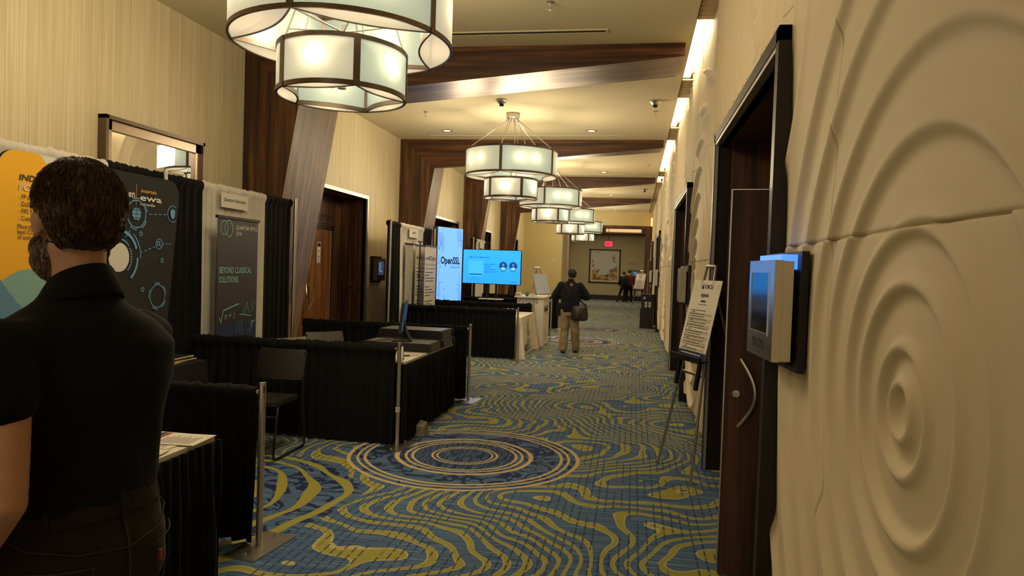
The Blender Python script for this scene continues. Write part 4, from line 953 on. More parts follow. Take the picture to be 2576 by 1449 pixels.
def loop(x, z0, z1): mb.line([(x - .015, z1), (x - .015, z0), (x, z0 - .02), (x + .015, z0), (x + .015, z1)], .006, 0, .003)
for x in (.05, .09, .13, .17, .21): loop(x, r.uniform(1.95, 2.2), r.uniform(2.25, 2.48))
for x in (.74, .79, .84, .89): loop(x, r.uniform(2.0, 2.25), 2.46)
for x, a, b in ((.06, 1.0, 1.9), (.10, .5, 1.3), (.30, .3, 1.0), (.85, .7, 1.5), (.90, .4, 1.1), (.80, .3, .7), (.2, .6, .8)): loop(x, a, b)
for k in range(14): mb.arc(r.choice((.06, .12, .17, .28, .8, .88)), r.uniform(.3, 2.4), .008, .016, mat=0, z=.003, n=12)
mb.build('circuit_print', PG, t)
tv = thing('television', 'large lit blue television on a two-post floor stand', 'television', (-3.01, 15.0, 0), math.radians(-3))
Ft = frame((0, 0, 0), (1, 0, 0), (0, 0, 1))
MB(Ft).rbox((-.645, 1.29, -.05), (.645, 2.03, 0), .015).build('casing', M['black'], tv); MB(Ft).rbox((-.632, 1.303, 0), (.632, 2.018, .002), .006).build('screen', M['tv'], tv)
for x in (-.10, .10): MB(Ft).box((x - .022, .05, -.085), (x + .022, 1.75, -.05)).build('stand_post', M['blackmet'], tv)
MB(Ft).rbox((-.26, .965, -.12), (.26, .985, .06), .01).build('shelf', M['white'], tv)
mb = MB(Ft); mb.rbox((-.42, 0, -.40), (.42, .05, .06), .02); mb.build('base', M['blackmet'], tv)
mb = MB(Ft); z = .0035; W_ = plain('screen_white', (0, 0, 0), em=(.22, .52, 1), es=1.0); K_ = plain('screen_dark_blue', (0, 0, 0), em=(.0, .05, .20), es=1.0)
mb.text('Talk to our sales team', -.515, 1.845, .040, 0, z, width=.455, bold=.014)
for k, s_ in enumerate(('Learn how the', 'OpenSSL', 'Corporation can', 'support your team')): mb.text(s_, -.155, 1.700 - .052 * k, .032, 0, z, sx=.84, bold=.012)
mb.rbox((-.50, 1.482, z), (-.20, 1.505, z + .0005), .01); 
mb.text('sales@openssl.org', -.47, 1.415, .018, 0, z, width=.19); mb.text('openssl-corporation', -.47, 1.365, .018, 0, z, width=.19)
for cx, nm in ((.255, 'sales'), (.472, 'manager')):
    mb.arc(cx, 1.69, 0, .088, mat=0, z=z); mb.rect(cx - .05, 1.572, cx + .05, 1.584, 0, z)
mb.text('OpenSSL', .43, 1.335, .032, 0, z, width=.14)
for k in range(6): mb.rect(.40 + k * .035, 1.985, .42 + k * .035, 1.99, 0, z)
mb.build('slide_text', K_, tv)
mb = MB(Ft)
for cx in (.255, .472):
    mb.arc(cx, 1.712, 0, .026, mat=0, z=z + .002, ex=.85); mb.arc(cx, 1.602, 0, .062, 25, 155, 1, z + .001)
mb.arc(.255, 1.722, .022, .034, 0, 180, 2, z + .003, ex=.85); mb.arc(.472, 1.712, .024, .04, -40, 220, 2, z + .003, ex=.85)
mb.line([(-.60, 1.31), (-.60, 2.01)], .004, 3, z); mb.rbox((-.515, 1.455, z - .001), (-.185, 1.785, z - .0005), .03, 3)
mb.build('slide_pictures', [plain('screen_face', (0, 0, 0), em=(.16, .26, .55), es=.9), W_, K_, plain('screen_card', (0, 0, 0), em=(.04, .38, 1.0), es=1.05)], tv)
# ------------------------------------------------------------------ white-cloth table
t = thing('clothed_table', 'table under a floor-length white cloth with a dark logo', 'table', (-2.38, 13.75, 0))
MB().rbox((-.36, -.85, .72), (.36, .85, .745), .02).build('tabletop', M['grey'], t)
for sx in (-.25, .25):
    for sy in (-.7, .7): MB().tube([(sx, sy, 0), (sx, sy, .72)], .014, 8).build('leg', M['blackmet'], t, True)
mb = MB(); K = 160; rows = 12; P = []
per = []
a_, b_ = .375, .865; segs = [((-a_, -b_), (a_, -b_)), ((a_, -b_), (a_, b_)), ((a_, b_), (-a_, b_)), ((-a_, b_), (-a_, -b_))]
for (p, q), out in zip(segs, ((0, -1), (1, 0), (0, 1), (-1, 0))):
    for k in range(K // 4):
        u = k / (K // 4); per.append((p[0] + (q[0] - p[0]) * u, p[1] + (q[1] - p[1]) * u, out, u))
for i, (x, y, out, u) in enumerate(per):
    row = []; cor = max(0, 1 - min(u, 1 - u) * 7) ; dgl = Vector((math.copysign(1, x), math.copysign(1, y), 0)).normalized()
    for j in range(rows + 1):
        v = 1 - j / rows; fl_ = cor * .15 * v ** 1.2; wv = .012 * math.sin(u * 25 + i * .1) * v
        row.append((x + out[0] * (.02 * v + wv) + dgl.x * fl_, y + out[1] * (.02 * v + wv) + dgl.y * fl_, max(.006, .753 * j / rows - .0)))
    P.append(row)
P.append(P[0]); mb.grid(P, flip=True)
n0 = len(mb.v); mb.add([r[-1] for r in P[:-1]], [tuple(range(len(P) - 1))])
o = mb.build('cloth', M['wcloth'], t, True, 70)
Fw = frame((.405, 0, 0), (0, 1, 0), (0, 0, 1)); mb = MB(Fw); mb.M = frame((.400, 0, 0), (0, 1, 0), (-.035, 0, 1))
mb.text('wolf', -.44, .08, .20, 0, .012, width=.36, bold=.03); mb.text('SSL', -.05, .08, .20, 1, .012, width=.38, bold=.03)
mb.line([(-.02, .68), (-.05, .60), (-.10, .54), (-.04, .50), (-.08, .46), (.0, .44), (.03, .38), (-.02, .36)], .035, 0, .012); mb.line([(0, .60), (-.12, .42), (.06, .36), (.12, .40)], .03, 2, .012)
mb.build('printed_logo', [M['ink'], TEA, M['grey']], t)
t = thing('table_sign', 'small white card leaning at the near end of the white-cloth table', 'sign', (-2.22, 13.0, .756), .1)
mb = MB(frame((0, 0, 0), (1, 0, 0), (0, .25, 1))); mb.rbox((-.11, 0, 0), (.08, .15, .005), .004); mb.build('card', M['white'], t); mb = MB(frame((0, -.004, 0), (1, 0, 0), (0, .25, 1))); mb.rect(-.05, .12, .03, .128, 0, .001); mb.line([(-.02, .08), (.0, .05), (.03, .04)], .006, 0, .001); mb.build('print', M['ink'], t)
MB().add([(-.02, .02, 0), (.02, .02, 0), (0, .035, .13), (.02, .12, 0), (-.02, .12, 0)], [(0, 1, 2), (1, 3, 2), (3, 4, 2), (4, 0, 2), (0, 4, 3, 1)]).build('prop', M['white'], t)
o = MB().rbox((-.25, -.5, .001), (.18, .55, .003), .01).build('table_runner', M['paperw']); o.location = (-2.38, 13.75, .755); tag(o, 'flat pale sheets covering the top of the white-cloth table', 'paper')
# ------------------------------------------------------------------ white counter
t = thing('counter', 'tall white promotional counter lettered OpenSSL on its aisle side', 'counter', (-2.16, 15.57, 0))
MB().box((-.28, -.53, .01), (.29, .53, 1.035)).build('body', M['white'], t); MB().rbox((-.34, -.58, 1.035), (.32, .56, 1.06), .03).build('top', M['white'], t)
mb = MB(frame((.29, 0, 0), (0, 1, 0), (0, 0, 1))); mb.text('OpenSSL', -.38, .74, .13, 0, .003, width=.66, bold=.03); mb.text('CORPORATION', -.02, .66, .035, 2, .003, width=.30)
for k in range(7): mb.rect(-.15 + k * .03, .12, -.138 + k * .03, .42 - .02 * k, 1, .003)
mb.build('lettering', [M['ink'], plain('print_pale_red', (.60, .34, .28), .6), M['grey']], t)
mb = MB(frame((0, -.53, 0), (1, 0, 0), (0, 0, 1)))
for k in range(6):
    x = -.25 + k * .075; mb.line([(x, 1.03), (x, .96 - .02 * (k % 2)), (x + .018, .94 - .02 * (k % 2)), (x + .036, .96 - .02 * (k % 2)), (x + .036, 1.03)], .012, 0, .003)
mb.build('pattern_band', M['ink'], t)
for nm, lab, cat, loc, f in (('gift_box', 'small white box with purple print, left end of the counter top', 'box', (-2.42, 15.1, 1.061), lambda q: (MB().box((-.06, -.05, 0), (.06, .05, .075)).build('carton', M['white'], q), MB().box((-.05, -.052, .01), (.04, -.05, .055)).build('print', plain('print_purple', (.30, .26, .42), .6), q))),
    ('tape_roll', 'dark green roll standing on the counter among white boxes', 'roll', (-2.24, 15.12, 1.06), lambda q: (MB().lathe([(.028, -.03), (.055, -.03), (.055, .03), (.028, .03), (.028, -.03)], 20, 0, Matrix.Translation((0, 0, .055)) @ Matrix.Rotation(PI / 2, 4, 'Y')).build('roll', plain('green_roll', (.03, .20, .15), .5), q, True),)),
    ('gift_box', 'small cream box right of the green roll on the counter', 'box', (-2.13, 15.12, 1.061), lambda q: (MB().box((-.05, -.05, 0), (.05, .05, .055)).build('carton', cream, q),))):
    q_ = thing(nm, lab, cat, loc); f(q_)
t = thing('tabletop_easel', 'silver tabletop easel on the white counter holding a pale board', 'easel', (-2.02, 15.55, 1.06), math.radians(-38))
# local: faces +x (away from the camera side), board leans back towards -x
for sy in (-1, 1): MB().tube([(.08, sy * .19, 0), (-.12, sy * .07, .62)], .011, 8).build('leg', M['steel'], t, True)
MB().tube([(-.26, .0, 0), (-.12, 0, .60)], .010, 8).build('leg', M['steel'], t, True)
MB().tube([(-.12, -.075, .62), (-.12, .075, .62)], .013, 8).build('crossbar', M['steel'], t, True); MB().box((.05, -.2, .05), (.11, .2, .065)).build('ledge', M['steel'], t)
t = thing('display_board', 'plain pale blue-white board resting on the tabletop easel', 'board', (-2.02, 15.55, 1.06), math.radians(-38))
mb = MB(frame((.095, 0, .067), (0, 1, 0), (-.29, 0, 1))); mb.box((-.20, 0, 0), (.20, .43, .006)); mb.build('foam_board', plain('pale_board', (.50, .60, .78), .5), t)
# ------------------------------------------------------------------ wall kiosks
def kiosk(loc, rz, lab, txt, mat, topstrip=True, glow=False):
    t = thing('wall_display', lab, 'display', loc, rz, 'wall displays beside the doors')     # local: faces -x, width along y
    Fk = frame((0, 0, 0), (0, -1, 0), (0, 0, 1))                                              # x=-y, z out = -x
    MB(Fk).box((-.255, -.245, .005), (.255, .245, .035)).build('backplate', M['black'], t)
    MB(Fk).box((-.20, -.225, .035), (.16, .17, .052)).build('spacer', M['blackmet'], t)
    mb = MB(Fk); mb.box((-.215, -.205, .052), (.215, .205, .094)); mb.box((-.217, -.208, .095), (.217, .208, .128)); mb.build('housing', mat, t)
    mb = MB(Fk); mb.rect(-.165, -.10, .13, .155, 0, .1285); mb.build('screen', M['scrdark'] if topstrip else M['scr'], t)
    mb = MB(Fk); fw = [(-.175, -.11, -.165, .165), (.13, -.11, .14, .165), (-.165, -.11, .13, -.10), (-.165, .155, .13, .165)]
    for a, b, c, d in fw: mb.box((a, b, .128), (c, d, .131))
    mb.build('bezel', M['black'] if not topstrip else mat, t)
    mb = MB(Fk); mb.text(txt, -.02, -.170, .040, 0, .129, width=.20, ex=.0, align='CENTER', bold=.03); mb.rect(-.03, -.19, .02, -.186, 0, .129); mb.build('lettering', M['ink'], t)
    if topstrip: MB(Fk).box((-.16, .172, .012), (.20, .232, .098)).build('acrylic_strip', M['ledtop'] if glow else M['steel'], t)  # glowing blue imitates a reflection, the strip is no lamp
    else:
        mb = MB(Fk); r = random.Random(4)
        for k in range(7): mb.rect(-.12, .11 - k * .025, -.12 + r.uniform(.08, .2), .118 - k * .025, 0, .1295)
        mb.build('screen_text', plain('lit_screen_text', (0, 0, 0), em=(.35, .5, .7), es=.5) , t)
    return t
kmat = plain('brushed_aluminium', (.60, .58, .53), .22, 1, nz=.05); kbr = plain('bronze_housing', (.16, .12, .085), .4, .6)
kiosk((.672, 3.26, 1.512), .07, 'silver wall display lettered SALON I, nearest on the relief wall', 'SALON I', kmat, glow=True)
kiosk((.675, 9.16, 1.512), 0, 'silver wall display on the relief wall before the second door', '', kmat)
kiosk((.675, 19.95, 1.512), 0, 'silver wall display on the relief wall before the third door', '', kmat)
kiosk((.675, 26.9, 1.512), 0, 'silver wall display on the relief wall before the farthest door', '', kmat)
kiosk((XL, 12.80, 1.54), PI, 'bronze wall display with a lit screen right of the studio door', 'STUDIO D', kbr, topstrip=False)
# ------------------------------------------------------------------ agenda easels
def easel(loc, rz, lab, group):
    t = thing('easel', lab, 'easel', loc, rz, group)     # local: faces -y, x right
    for sx in (-1, 1): MB().tube([(sx * .31, -.17, 0), (sx * .075, .10, 1.72)], .012, 8).build('front_leg', M['steel'], t, True)
    MB().tube([(0, .62, 0), (0, .12, 1.60)], .011, 8).build('rear_leg', M['steel'], t, True)
    MB().tube([(-.08, .10, 1.72), (.08, .10, 1.72)], .014, 8).build('crossbar', M['steel'], t, True); MB().tube([(-.185, -.03, .83), (.185, -.03, .83)], .014, 10).build('crossbar', M['steel'], t, True)
    mb = MB(); mb.box((-.27, -.105, .955), (.27, -.035, .962)); mb.box((-.27, -.115, .94), (.27, -.105, .985)); mb.box((-.04, -.118, .95), (.04, -.115, .972)); mb.build('ledge', M['blackmet'], t)
    for sx in (-1, 1):
        mb = MB(frame((sx * .178, -.055, .955), (1, 0, 0), (sx * .12, -.16, -1))); mb.rbox((-.02, -.03, -.012), (.02, .24, .012), .018); mb.lathe([(0, .013), (.005, .013)], 8); mb.build('slotted_bracket', M['blackmet'], t)
    return t
def agenda(loc, rz, lab, group):
    t = thing('agenda_board', lab, 'sign', loc, rz, group)
    Fa = frame((0, -.060, .9625), (1, 0, 0), (0, .21, 1)); MB(Fa).box((-.24, 0, -.005), (.24, .655, 0)).build('foam_board', M['paperw'], t)
    mb = MB(Fa); z = .002
    mb.rect(-.24, 0, .24, .055, 0, z); mb.text('ICMC26', -.02, .585, .036, 2, z, width=.13, bold=.015); mb.rbox((-.075, .58, z - .001), (-.04, .61, z), .008, 2); mb.arc(-.055, .612, .009, .015, 0, 180, 2, z)
    mb.text('Agenda', 0, .515, .034, 1, z, align='CENTER', width=.14, bold=.015, shear=.2); mb.rect(-.04, .47, .04, .484, 1, z); mb.rect(-.075, .445, .075, .452, 3, z)
    r = random.Random(8); y = .405
    for k in range(16):
        h = .018 if k % 3 else .028
        if k % 2: mb.rect(-.20, y - h - .003, .20, y + .003, 4, z - .0005)
        mb.rect(-.19, y - .010, -.165, y - .004, 1, z)
        x = -.15; e = r.uniform(.05, .18)
        while x < e: q = r.uniform(.015, .05); mb.rect(x, y - .010, x + q, y - .004, 1, z); x += q + .006
        if k % 3 == 0: mb.rect(-.15, y - .024, -.10, y - .018, 1, z)
        y -= h + .003
    x = -.18
    while x < .16: q = r.uniform(.02, .05); mb.rect(x, .03, x + q, .038, 5, z + .001); x += q + .006
    for cx, cz, q in ((-.2, .60, .02), (.12, .62, .018), (.2, .60, .022), (-.15, .57, .012), (.17, .55, .012)): mb.arc(cx, cz, q * .8, q, mat=4, z=z, n=16)
    mb.line([(-.22, .55), (-.19, .58), (-.15, .57), (-.13, .60)], .002, 4, z)
    mb.build('print', [M['navy'], M['ink'], M['navy'], M['grey'], plain('print_beige', (.50, .43, .34), .7) if 'print_beige' not in bpy.data.materials else bpy.data.materials['print_beige'], M['white']], t)
    return t
ea = math.atan2(-.47, .19)
easel((.535, 6.08, 0), ea, 'nearest metal tripod easel beside the open door, holding an agenda board', 'agenda easels'); agenda((.535, 6.08, 0), ea, 'white ICMC26 agenda board on the nearest easel', 'agenda boards')
easel((.22, 28.4, 0), math.radians(-42), 'far metal tripod easel by the passage, behind the black cabinet', 'agenda easels'); agenda((.22, 28.4, 0), math.radians(-42), 'small looking agenda board on the far easel', 'agenda boards')
# black cabinet along the right wall
t = thing('cabinet', 'black stepped cabinet with white notices by the right wall, far down the hall', 'cabinet', (.40, 21.9, 0))
MB().box((-.19, -.4, 0), (.19, .3, .60)).build('lower_box', M['black'], t); MB().box((-.155, -.2, .60), (.22, .3, .97)).build('upper_box', M['black'], t); MB().rbox((-.175, -.22, .97), (.23, .31, 1.0), .02).build('top', M['blackmet'], t)
mb = MB(frame((0, -.2, 0), (1, 0, 0), (0, 0, 1))); mb.rect(-.10, .86, -.05, .93, 0, .003); mb.rect(-.06, .62, .01, .78, 0, .003); mb.rect(.05, .62, .12, .78, 0, .003); mb.rect(-.05, .66, 0, .74, 1, .004); mb.rect(.06, .66, .11, .74, 1, .004); mb.build('notices', [M['white'], plain('print_rose', (.50, .33, .28), .7)], t)
mb = MB(); mb.tube([(.645, 22.42, .02), (.655, 22.44, .5)], .012, 6); mb.tube([(.66, 22.5, .02), (.665, 22.52, .42)], .010, 6); o = mb.build('cable_bundle', M['black'], None, True); tag(o, 'short upright dark cables beside the black cabinet', 'cable')
# exit sign, picture, screen and lettering in the lobby
t = thing('exit_sign', 'hanging EXIT sign lit red, before the lobby picture', 'sign', (-1.25, 34.0, 0))
MB().tube([(0, 0, 3.1), (0, 0, 4.25)], .012, 8).build('hanging_rod', M['blackmet'], t, True); MB().box((-.21, -.03, 2.80), (.21, .03, 3.10)).build('housing', M['exit'] if False else plain('sign_housing', (.42, .25, .18), .5), t)
Fx = frame((0, -.031, 0), (1, 0, 0), (0, 0, 1)); MB(Fx).rbox((-.175, 2.83, 0), (.175, 3.06, .002), .03).build('lit_face', M['exit'], t); mb = MB(Fx); mb.text('EXIT', 0, 2.875, .13, 0, .004, align='CENTER', width=.28, bold=.03); mb.build('lettering', plain('exit_letters', (0, 0, 0), em=(.45, .0, .01), es=.6), t)
t = thing('framed_picture', 'large framed abstract picture with brown and gold flame shapes on the lobby wall', 'picture', (-1.72, 42, 0))
Fp = frame((0, -.001, 0), (1, 0, 0), (0, 0, 1)); mb = MB(Fp)
for a, b in (((-.90, .96, 0), (-.82, 2.93, .06)), ((.82, .96, 0), (.90, 2.93, .06)), ((-.90, 2.85, 0), (.90, 2.93, .06)), ((-.90, .96, 0), (.90, 1.04, .06))): mb.box(a, b)
mb.build('frame', M['darkframe'], t); MB(Fp).box((-.82, 1.04, 0), (.82, 2.85, .02)).build('mat_board', plain('cream_mat', (.60, .52, .34), .7), t)
pc = NT('marbled_picture'); p_ = pc.pos(); n_ = pc.noise(p_, 1.6, 4, .6, 1.4); n2_ = pc.noise(p_, 4.5, 3, .6, 1.0); px, py, pz = pc.sep(p_)
edge = pc.math('ADD', pc.math('MULTIPLY', pc.math('ABSOLUTE', px), .20), pc.math('MULTIPLY', pc.math('MAXIMUM', pc.math('SUBTRACT', 1.9, pz), -.15), .36))
k_ = pc.math('ADD', n_, edge)
pc.set(pc.mix(pc.math('GREATER_THAN', k_, .665), (.46, .44, .40), pc.ramp(n2_, [(.3, (.03, .012, .006)), (.45, (.16, .07, .03)), (.56, (.42, .27, .06)), (.66, (.50, .42, .36))])), .5)
MB(Fp).rect(-.74, 1.12, .74, 2.77, 0, .022).build('canvas', pc.m, t)
t = thing('lobby_screen', 'small framed blue screen on the lobby wall, right of the walking pair', 'display', (.03, 42, 0))
MB(Fp).box((-.29, 1.32, 0), (.29, 1.76, .05)).build('frame', M['black'], t); MB(Fp).box((-.25, 1.36, .05), (.25, 1.72, .055)).build('mat_board', M['grey'], t); MB(Fp).rect(-.16, 1.42, .16, 1.66, 0, .057).build('screen', M['scr'], t)
mb = MB(Fp); mb.rect(-.08, 1.60, .10, 1.635, 0, .059); mb.rect(-.14, 1.46, -.02, 1.50, 0, .059); mb.rect(.0, 1.5, .12, 1.53, 0, .059); mb.build('screen_text', bpy.data.materials['lit_screen_text'], t)
mb = MB(frame((-.38, 41.995, 2.08), (1, 0, 0), (0, 0, 1))); mb.text('RESTROOMS', 0, 0, .09, 0, .005, ex=.01, width=.50); mb.text('1', 0, .13, .07, 0, .005, ex=.01); o = mb.build('restroom_sign', M['bronze']); tag(o, 'small raised RESTROOMS letters on the lobby wall above the screen', 'sign')
for nm, lab, loc in (('wall_switch', 'pale switch plate on the beige end wall, left of the walking man', (-3.45, YE, 2.09)), ('wall_switch', 'small plate on the dim recessed wall beyond the beige end wall', (-4.05, 41.3, 1.75)), ('wall_outlet', 'small white outlet low on the lobby wall by the far easel', (-.15, 42, .47))):
    t = thing(nm, lab, 'switch' if 'switch' in nm else 'outlet', loc); MB(Fp).rbox((-.06, -.08, 0), (.06, .08, .012), .01).build('plate', M['white'], t); MB(Fp).rbox((-.025, -.03, .012), (.025, .03, .018), .005).build('insert', M['grey'], t)
t = thing('wall_lamp', 'small warm wall lamp on the right at the end of the relief wall', 'lamp', (.66, 30.6, 0))
MB().rbox((-.05, -.06, 3.6), (.02, .06, 3.95), .02).build('shade', plain('lit_amber_shade', (1, .6, .2), em=(1, .48, .10), es=2.2), t); MB().box((.0, -.04, 3.55), (.04, .04, 4.0)).build('backplate', M['bronze'], t)
# ------------------------------------------------------------------ people
from mathutils import noise as mn
def sk(pts, Mx): return [tuple(Mx @ Vector(p)) for p in pts]
def hand(mb, wrist, d, side, palm_n, s=1.0, curl=.35):
    """palm and five bent fingers; d direction of the fingers, palm_n towards the palm side"""
    d = Vector(d).normalized(); n = Vector(palm_n); n = (n - d * n.dot(d)).normalized(); w = d.cross(n) * side; W_ = Vector(wrist)
    K = 5
    for k in range(K): 
        u = k / (K - 1) - .5
        limb(mb, [W_ + d * .005 * s + w * u * .035 * s, W_ + d * .085 * s + w * u * .062 * s], [.015 * s, .0125 * s])
    for k, (o, L) in enumerate(((-.031, .068), (-.0105, .078), (.0105, .073), (.031, .056))):
        p = W_ + d * .088 * s + w * o * s; a = curl; L *= s
        q1 = p + (d * math.cos(a) + n * math.sin(a)) * L * .45; q2 = q1 + (d * math.cos(a * 2.2) + n * math.sin(a * 2.2)) * L * .3; q3 = q2 + (d * math.cos(a * 3) + n * math.sin(a * 3)) * L * .25
        limb(mb, [p, q1, q2, q3], [.0095 * s, .0088 * s, .008 * s, .007 * s])
    p = W_ + d * .025 * s - w * .028 * s; q1 = p + (d * .6 - w * .75 + n * .3).normalized() * .042 * s; q2 = q1 + (d * .85 - w * .3 + n * .45).normalized() * .032 * s
    limb(mb, [p, q1, q2], [.013 * s, .0105 * s, .0085 * s])
def head_mesh(mb, H):
    """H: matrix at the head centre (between the ears), face towards +y"""
    def B(c, r, n=12): mb.ball(c, r, 0, H, n)
    B((0, -.012, .025), (.074, .093, .092)); B((0, .022, -.01), (.064, .072, .085)); B((0, .045, -.055), (.046, .046, .05)); B((0, .065, -.085), (.026, .024, .022)); B((0, .0, -.055), (.058, .062, .05))
    B((0, .092, -.012), (.011, .014, .026), 8); B((0, .104, -.026), (.014, .014, .011), 8); B((0, .078, .022), (.05, .014, .012), 8)
    B((.0, .088, -.058), (.020, .008, .008), 8)
    for sx in (-1, 1):
        B((sx * .077, -.008, -.008), (.008, .019, .031), 8); B((sx * .083, -.014, .003), (.006, .016, .02), 8); B((sx * .040, .070, -.03), (.018, .018, .018), 8)
def strands(mb, H, R, c, n, seed, L=.03, r=.0011, keep=None, down=1.0):
    rd = random.Random(seed); i = 0
    while i < n:
        th = rd.uniform(0, 2 * PI); cz = rd.uniform(-.95, 1); s_ = math.sqrt(1 - cz * cz)
        p = Vector((R[0] * s_ * math.cos(th), R[1] * s_ * math.sin(th), R[2] * cz)); nrm = Vector((p.x / R[0] ** 2, p.y / R[1] ** 2, p.z / R[2] ** 2)).normalized()
        if keep and not keep(p): continue
        i += 1
        q = mn.noise_vector(p * 28 + Vector((seed, 0, 0))) ; t = Vector((p.x * 4, p.y * 4 - .15, -1 * down)) + q * .8; t = (t - nrm * t.dot(nrm)).normalized()
        base = Vector(c) + p * .975; l = L * rd.uniform(.6, 1.3)
        pts = [base, base + t * l * .5 + nrm * .0045, base + t * l + nrm * rd.uniform(-.001, .0045)]
        mb.tube([H @ v for v in pts], [r, r * .9, r * .25], 3, caps=False)
def person(name, lab, loc, rz, sc, P):
    """P: dict of pose points (local, facing +y, metres for a 1.8 m figure, scaled by sc)"""
    t = thing(name, lab, 'person', loc, rz, P.get('group'))
    Sc = Matrix.Scale(sc, 4); vox = P.get('vox', .012) 
    H = Sc @ Matrix.Translation(P['head']) @ Matrix.Rotation(P.get('head_yaw', 0), 4, 'Z') @ Matrix.Rotation(P.get('head_pitch', 0), 4, 'X')
    sh_z = 1.475; nk = Vector(P['head'])
    L, Rr = P['larm'], P['rarm']; ll, rl = P['lleg'], P['rleg']
    # --- body: one continuous skin
    mb = MB(Sc)
    loft(mb, P['torso']); limb(mb, [(0, -.005, 1.44), (nk.x * .5, nk.y * .4 - .01, 1.53), (nk.x, nk.y - .012, nk.z - .06)], [.060, .052, .051])
    for A in (L, Rr): limb(mb, [Vector(A[0]) - Vector((math.copysign(.02, A[0][0]), 0, .018)), A[1], A[2]], P.get('arm_r', [.046, .040, .027]))
    for A, sd in ((L, -1), (Rr, 1)): hand(mb, A[2], Vector(A[3]), sd, A[4], 1.0, P.get('curl', .4))
    for A in (ll, rl): limb(mb, A[:3], [.080, .052, .036]); limb(mb, [A[2], Vector(A[2]) + Vector(A[3]) * .16 - Vector((0, 0, .04))], [.034, .026])
    mb.M = None; head_mesh(mb, H); body = remeshed(mb, 'body', M['skin'], t, vox * .72 * sc, 3)
    for sx in (-1, 1):
        MB().ball((sx * .031, .076, .004), (.0125, .0115, .0095), 0, H, 8).build('eye', M['white'], t, True); MB().ball((sx * .031, .0865, .004), (.006, .004, .006), 0, H, 6).build('iris', M['black'], t, True)
    MB().ball((0, .0955, -.058), (.019, .005, .0055), 0, H, 8).build('mouth', plain('lips', (.26, .09, .06), .5) if 'lips' not in bpy.data.materials else bpy.data.materials['lips'], t, True)
    # --- top
    mb = MB(Sc); loft(mb, P['top']); w = P.get('sleeve_r', (.068, .058, .045)); 
    for A, fq in ((L, .34), (Rr, .78)):
        a0, a1, a2 = Vector(A[0]), Vector(A[1]), Vector(A[2])
        if P['sleeve'] == 'short': limb(mb, [a0 - Vector((math.copysign(.05, a0.x), 0, .0)), a0 + Vector((0, 0, -.004)), a0.lerp(a1, fq * .5), a0.lerp(a1, fq)], [.055, .064, .068, .069])
        else: limb(mb, [a0, a1, a1.lerp(a2, .9)], list(w))
    top = remeshed(mb, P.get('topname', 'shirt'), P['top_m'], t, vox * sc, P.get('sm', 5), P.get('fold'))
    # --- trousers
    mb = MB(Sc); loft(mb, P['hips'])
    for A in (ll, rl):
        a0, a1, a2 = Vector(A[0]), Vector(A[1]), Vector(A[2]); lw = P.get('leg_r', (.098, .078, .068))
        limb(mb, [a0 + Vector((0, 0, .02)), a0.lerp(a1, .5), a1, a2 + Vector((0, 0, .0))], [lw[0], (lw[0] + lw[1]) / 2, lw[1], lw[2]])
    tr = remeshed(mb, 'trousers', P['pants_m'], t, vox * sc, 4, P.get('pfold'))
    for A in (ll, rl):
        f = Vector(A[2]); d = Vector(A[3]).normalized(); mb = MB(Sc)
        toe = f + d * .15; toe.z = f.z - .045 + A[4] * .0; hz = f.z - .055
        limb(mb, [f - d * .03 - Vector((0, 0, .035)), f + d * .07 - Vector((0, 0, .045)), f + d * .17 - Vector((0, 0, .055))], [.040, .042, .034])
        mb.ball(tuple(f - d * .03 - Vector((0, 0, .0))), .042, n=8)
        Mx = frame(f - Vector((0, 0, .092)) - d * 0, d.cross(Vector((0, 0, 1))), d); 
        o_ = remeshed(mb, 'shoe', P.get('shoe_m', M['leather']), t, .010 * sc, 2)
        mb = MB(Sc); mb.rbox((-.043, -.075, 0), (.043, .205, .022), .038, 0, Mx); mb.build('sole', P.get('sole_m', M['black']), t)
    # --- hair
    mb = MB(); R_ = P.get('hair_R', (.086, .102, .098)); cH = P.get('hair_c', (0, -.020, .034))
    mb.ball(cH, R_, 0, H, 16); mb.ball((0, -.040, -.004), (.071, .060, .062), 0, H, 12)
    for q in P.get('hair_extra', ()): mb.ball(q[0], q[1], 0, H, 10)
    keepf = P.get('hair_cut')
    h = remeshed(mb, 'hair', P['hair_m'], t, .007 * sc, 2)
    me = h.data; Hi = H.inverted()
    import bmesh
    bm = bmesh.new(); bm.from_mesh(me); dead = []
    for f in bm.faces:
        q = Hi @ f.calc_center_median()
        if q.y > .035 + max(0, q.z - .055) * 1.2 and q.z < .10: dead.append(f)
        elif q.y > .0 and q.z < .0: dead.append(f)
        elif abs(q.x) > .055 and q.y > -.034 and q.z < .022: dead.append(f)
    bmesh.ops.delete(bm, geom=dead, context='FACES')
    for v in bm.verts:
        q = Hi @ v.co; v.co += v.normal * sc * (.0035 * mn.noise(q * 60) + .003 * mn.noise(Vector((q.x, q.y, q.z * .3)) * 160))
    bm.to_mesh(me); bm.free(); me.shade_smooth()
    if P.get('strands'):
        mb = MB(); strands(mb, H, R_, cH, P['strands'], 5, .024, .0012, lambda p: not (p.y > .055 and p.z < .045) and p.z > -.040 and not (p.y > .02 and p.z < .05) and not (p.y > .03 and p.z < -.03) and not (abs(p.x) > .06 and p.y > -.03 and p.z < .0))
        strands(mb, H, (.073, .062, .066), (0, -.040, -.004), P['strands'] // 2, 6, .018, .0012, lambda p: p.y < .0 and -.045 < p.z < .02)
        mb.build('hair_strands', P['hair_m'], h, False)
    return t, H, Sc
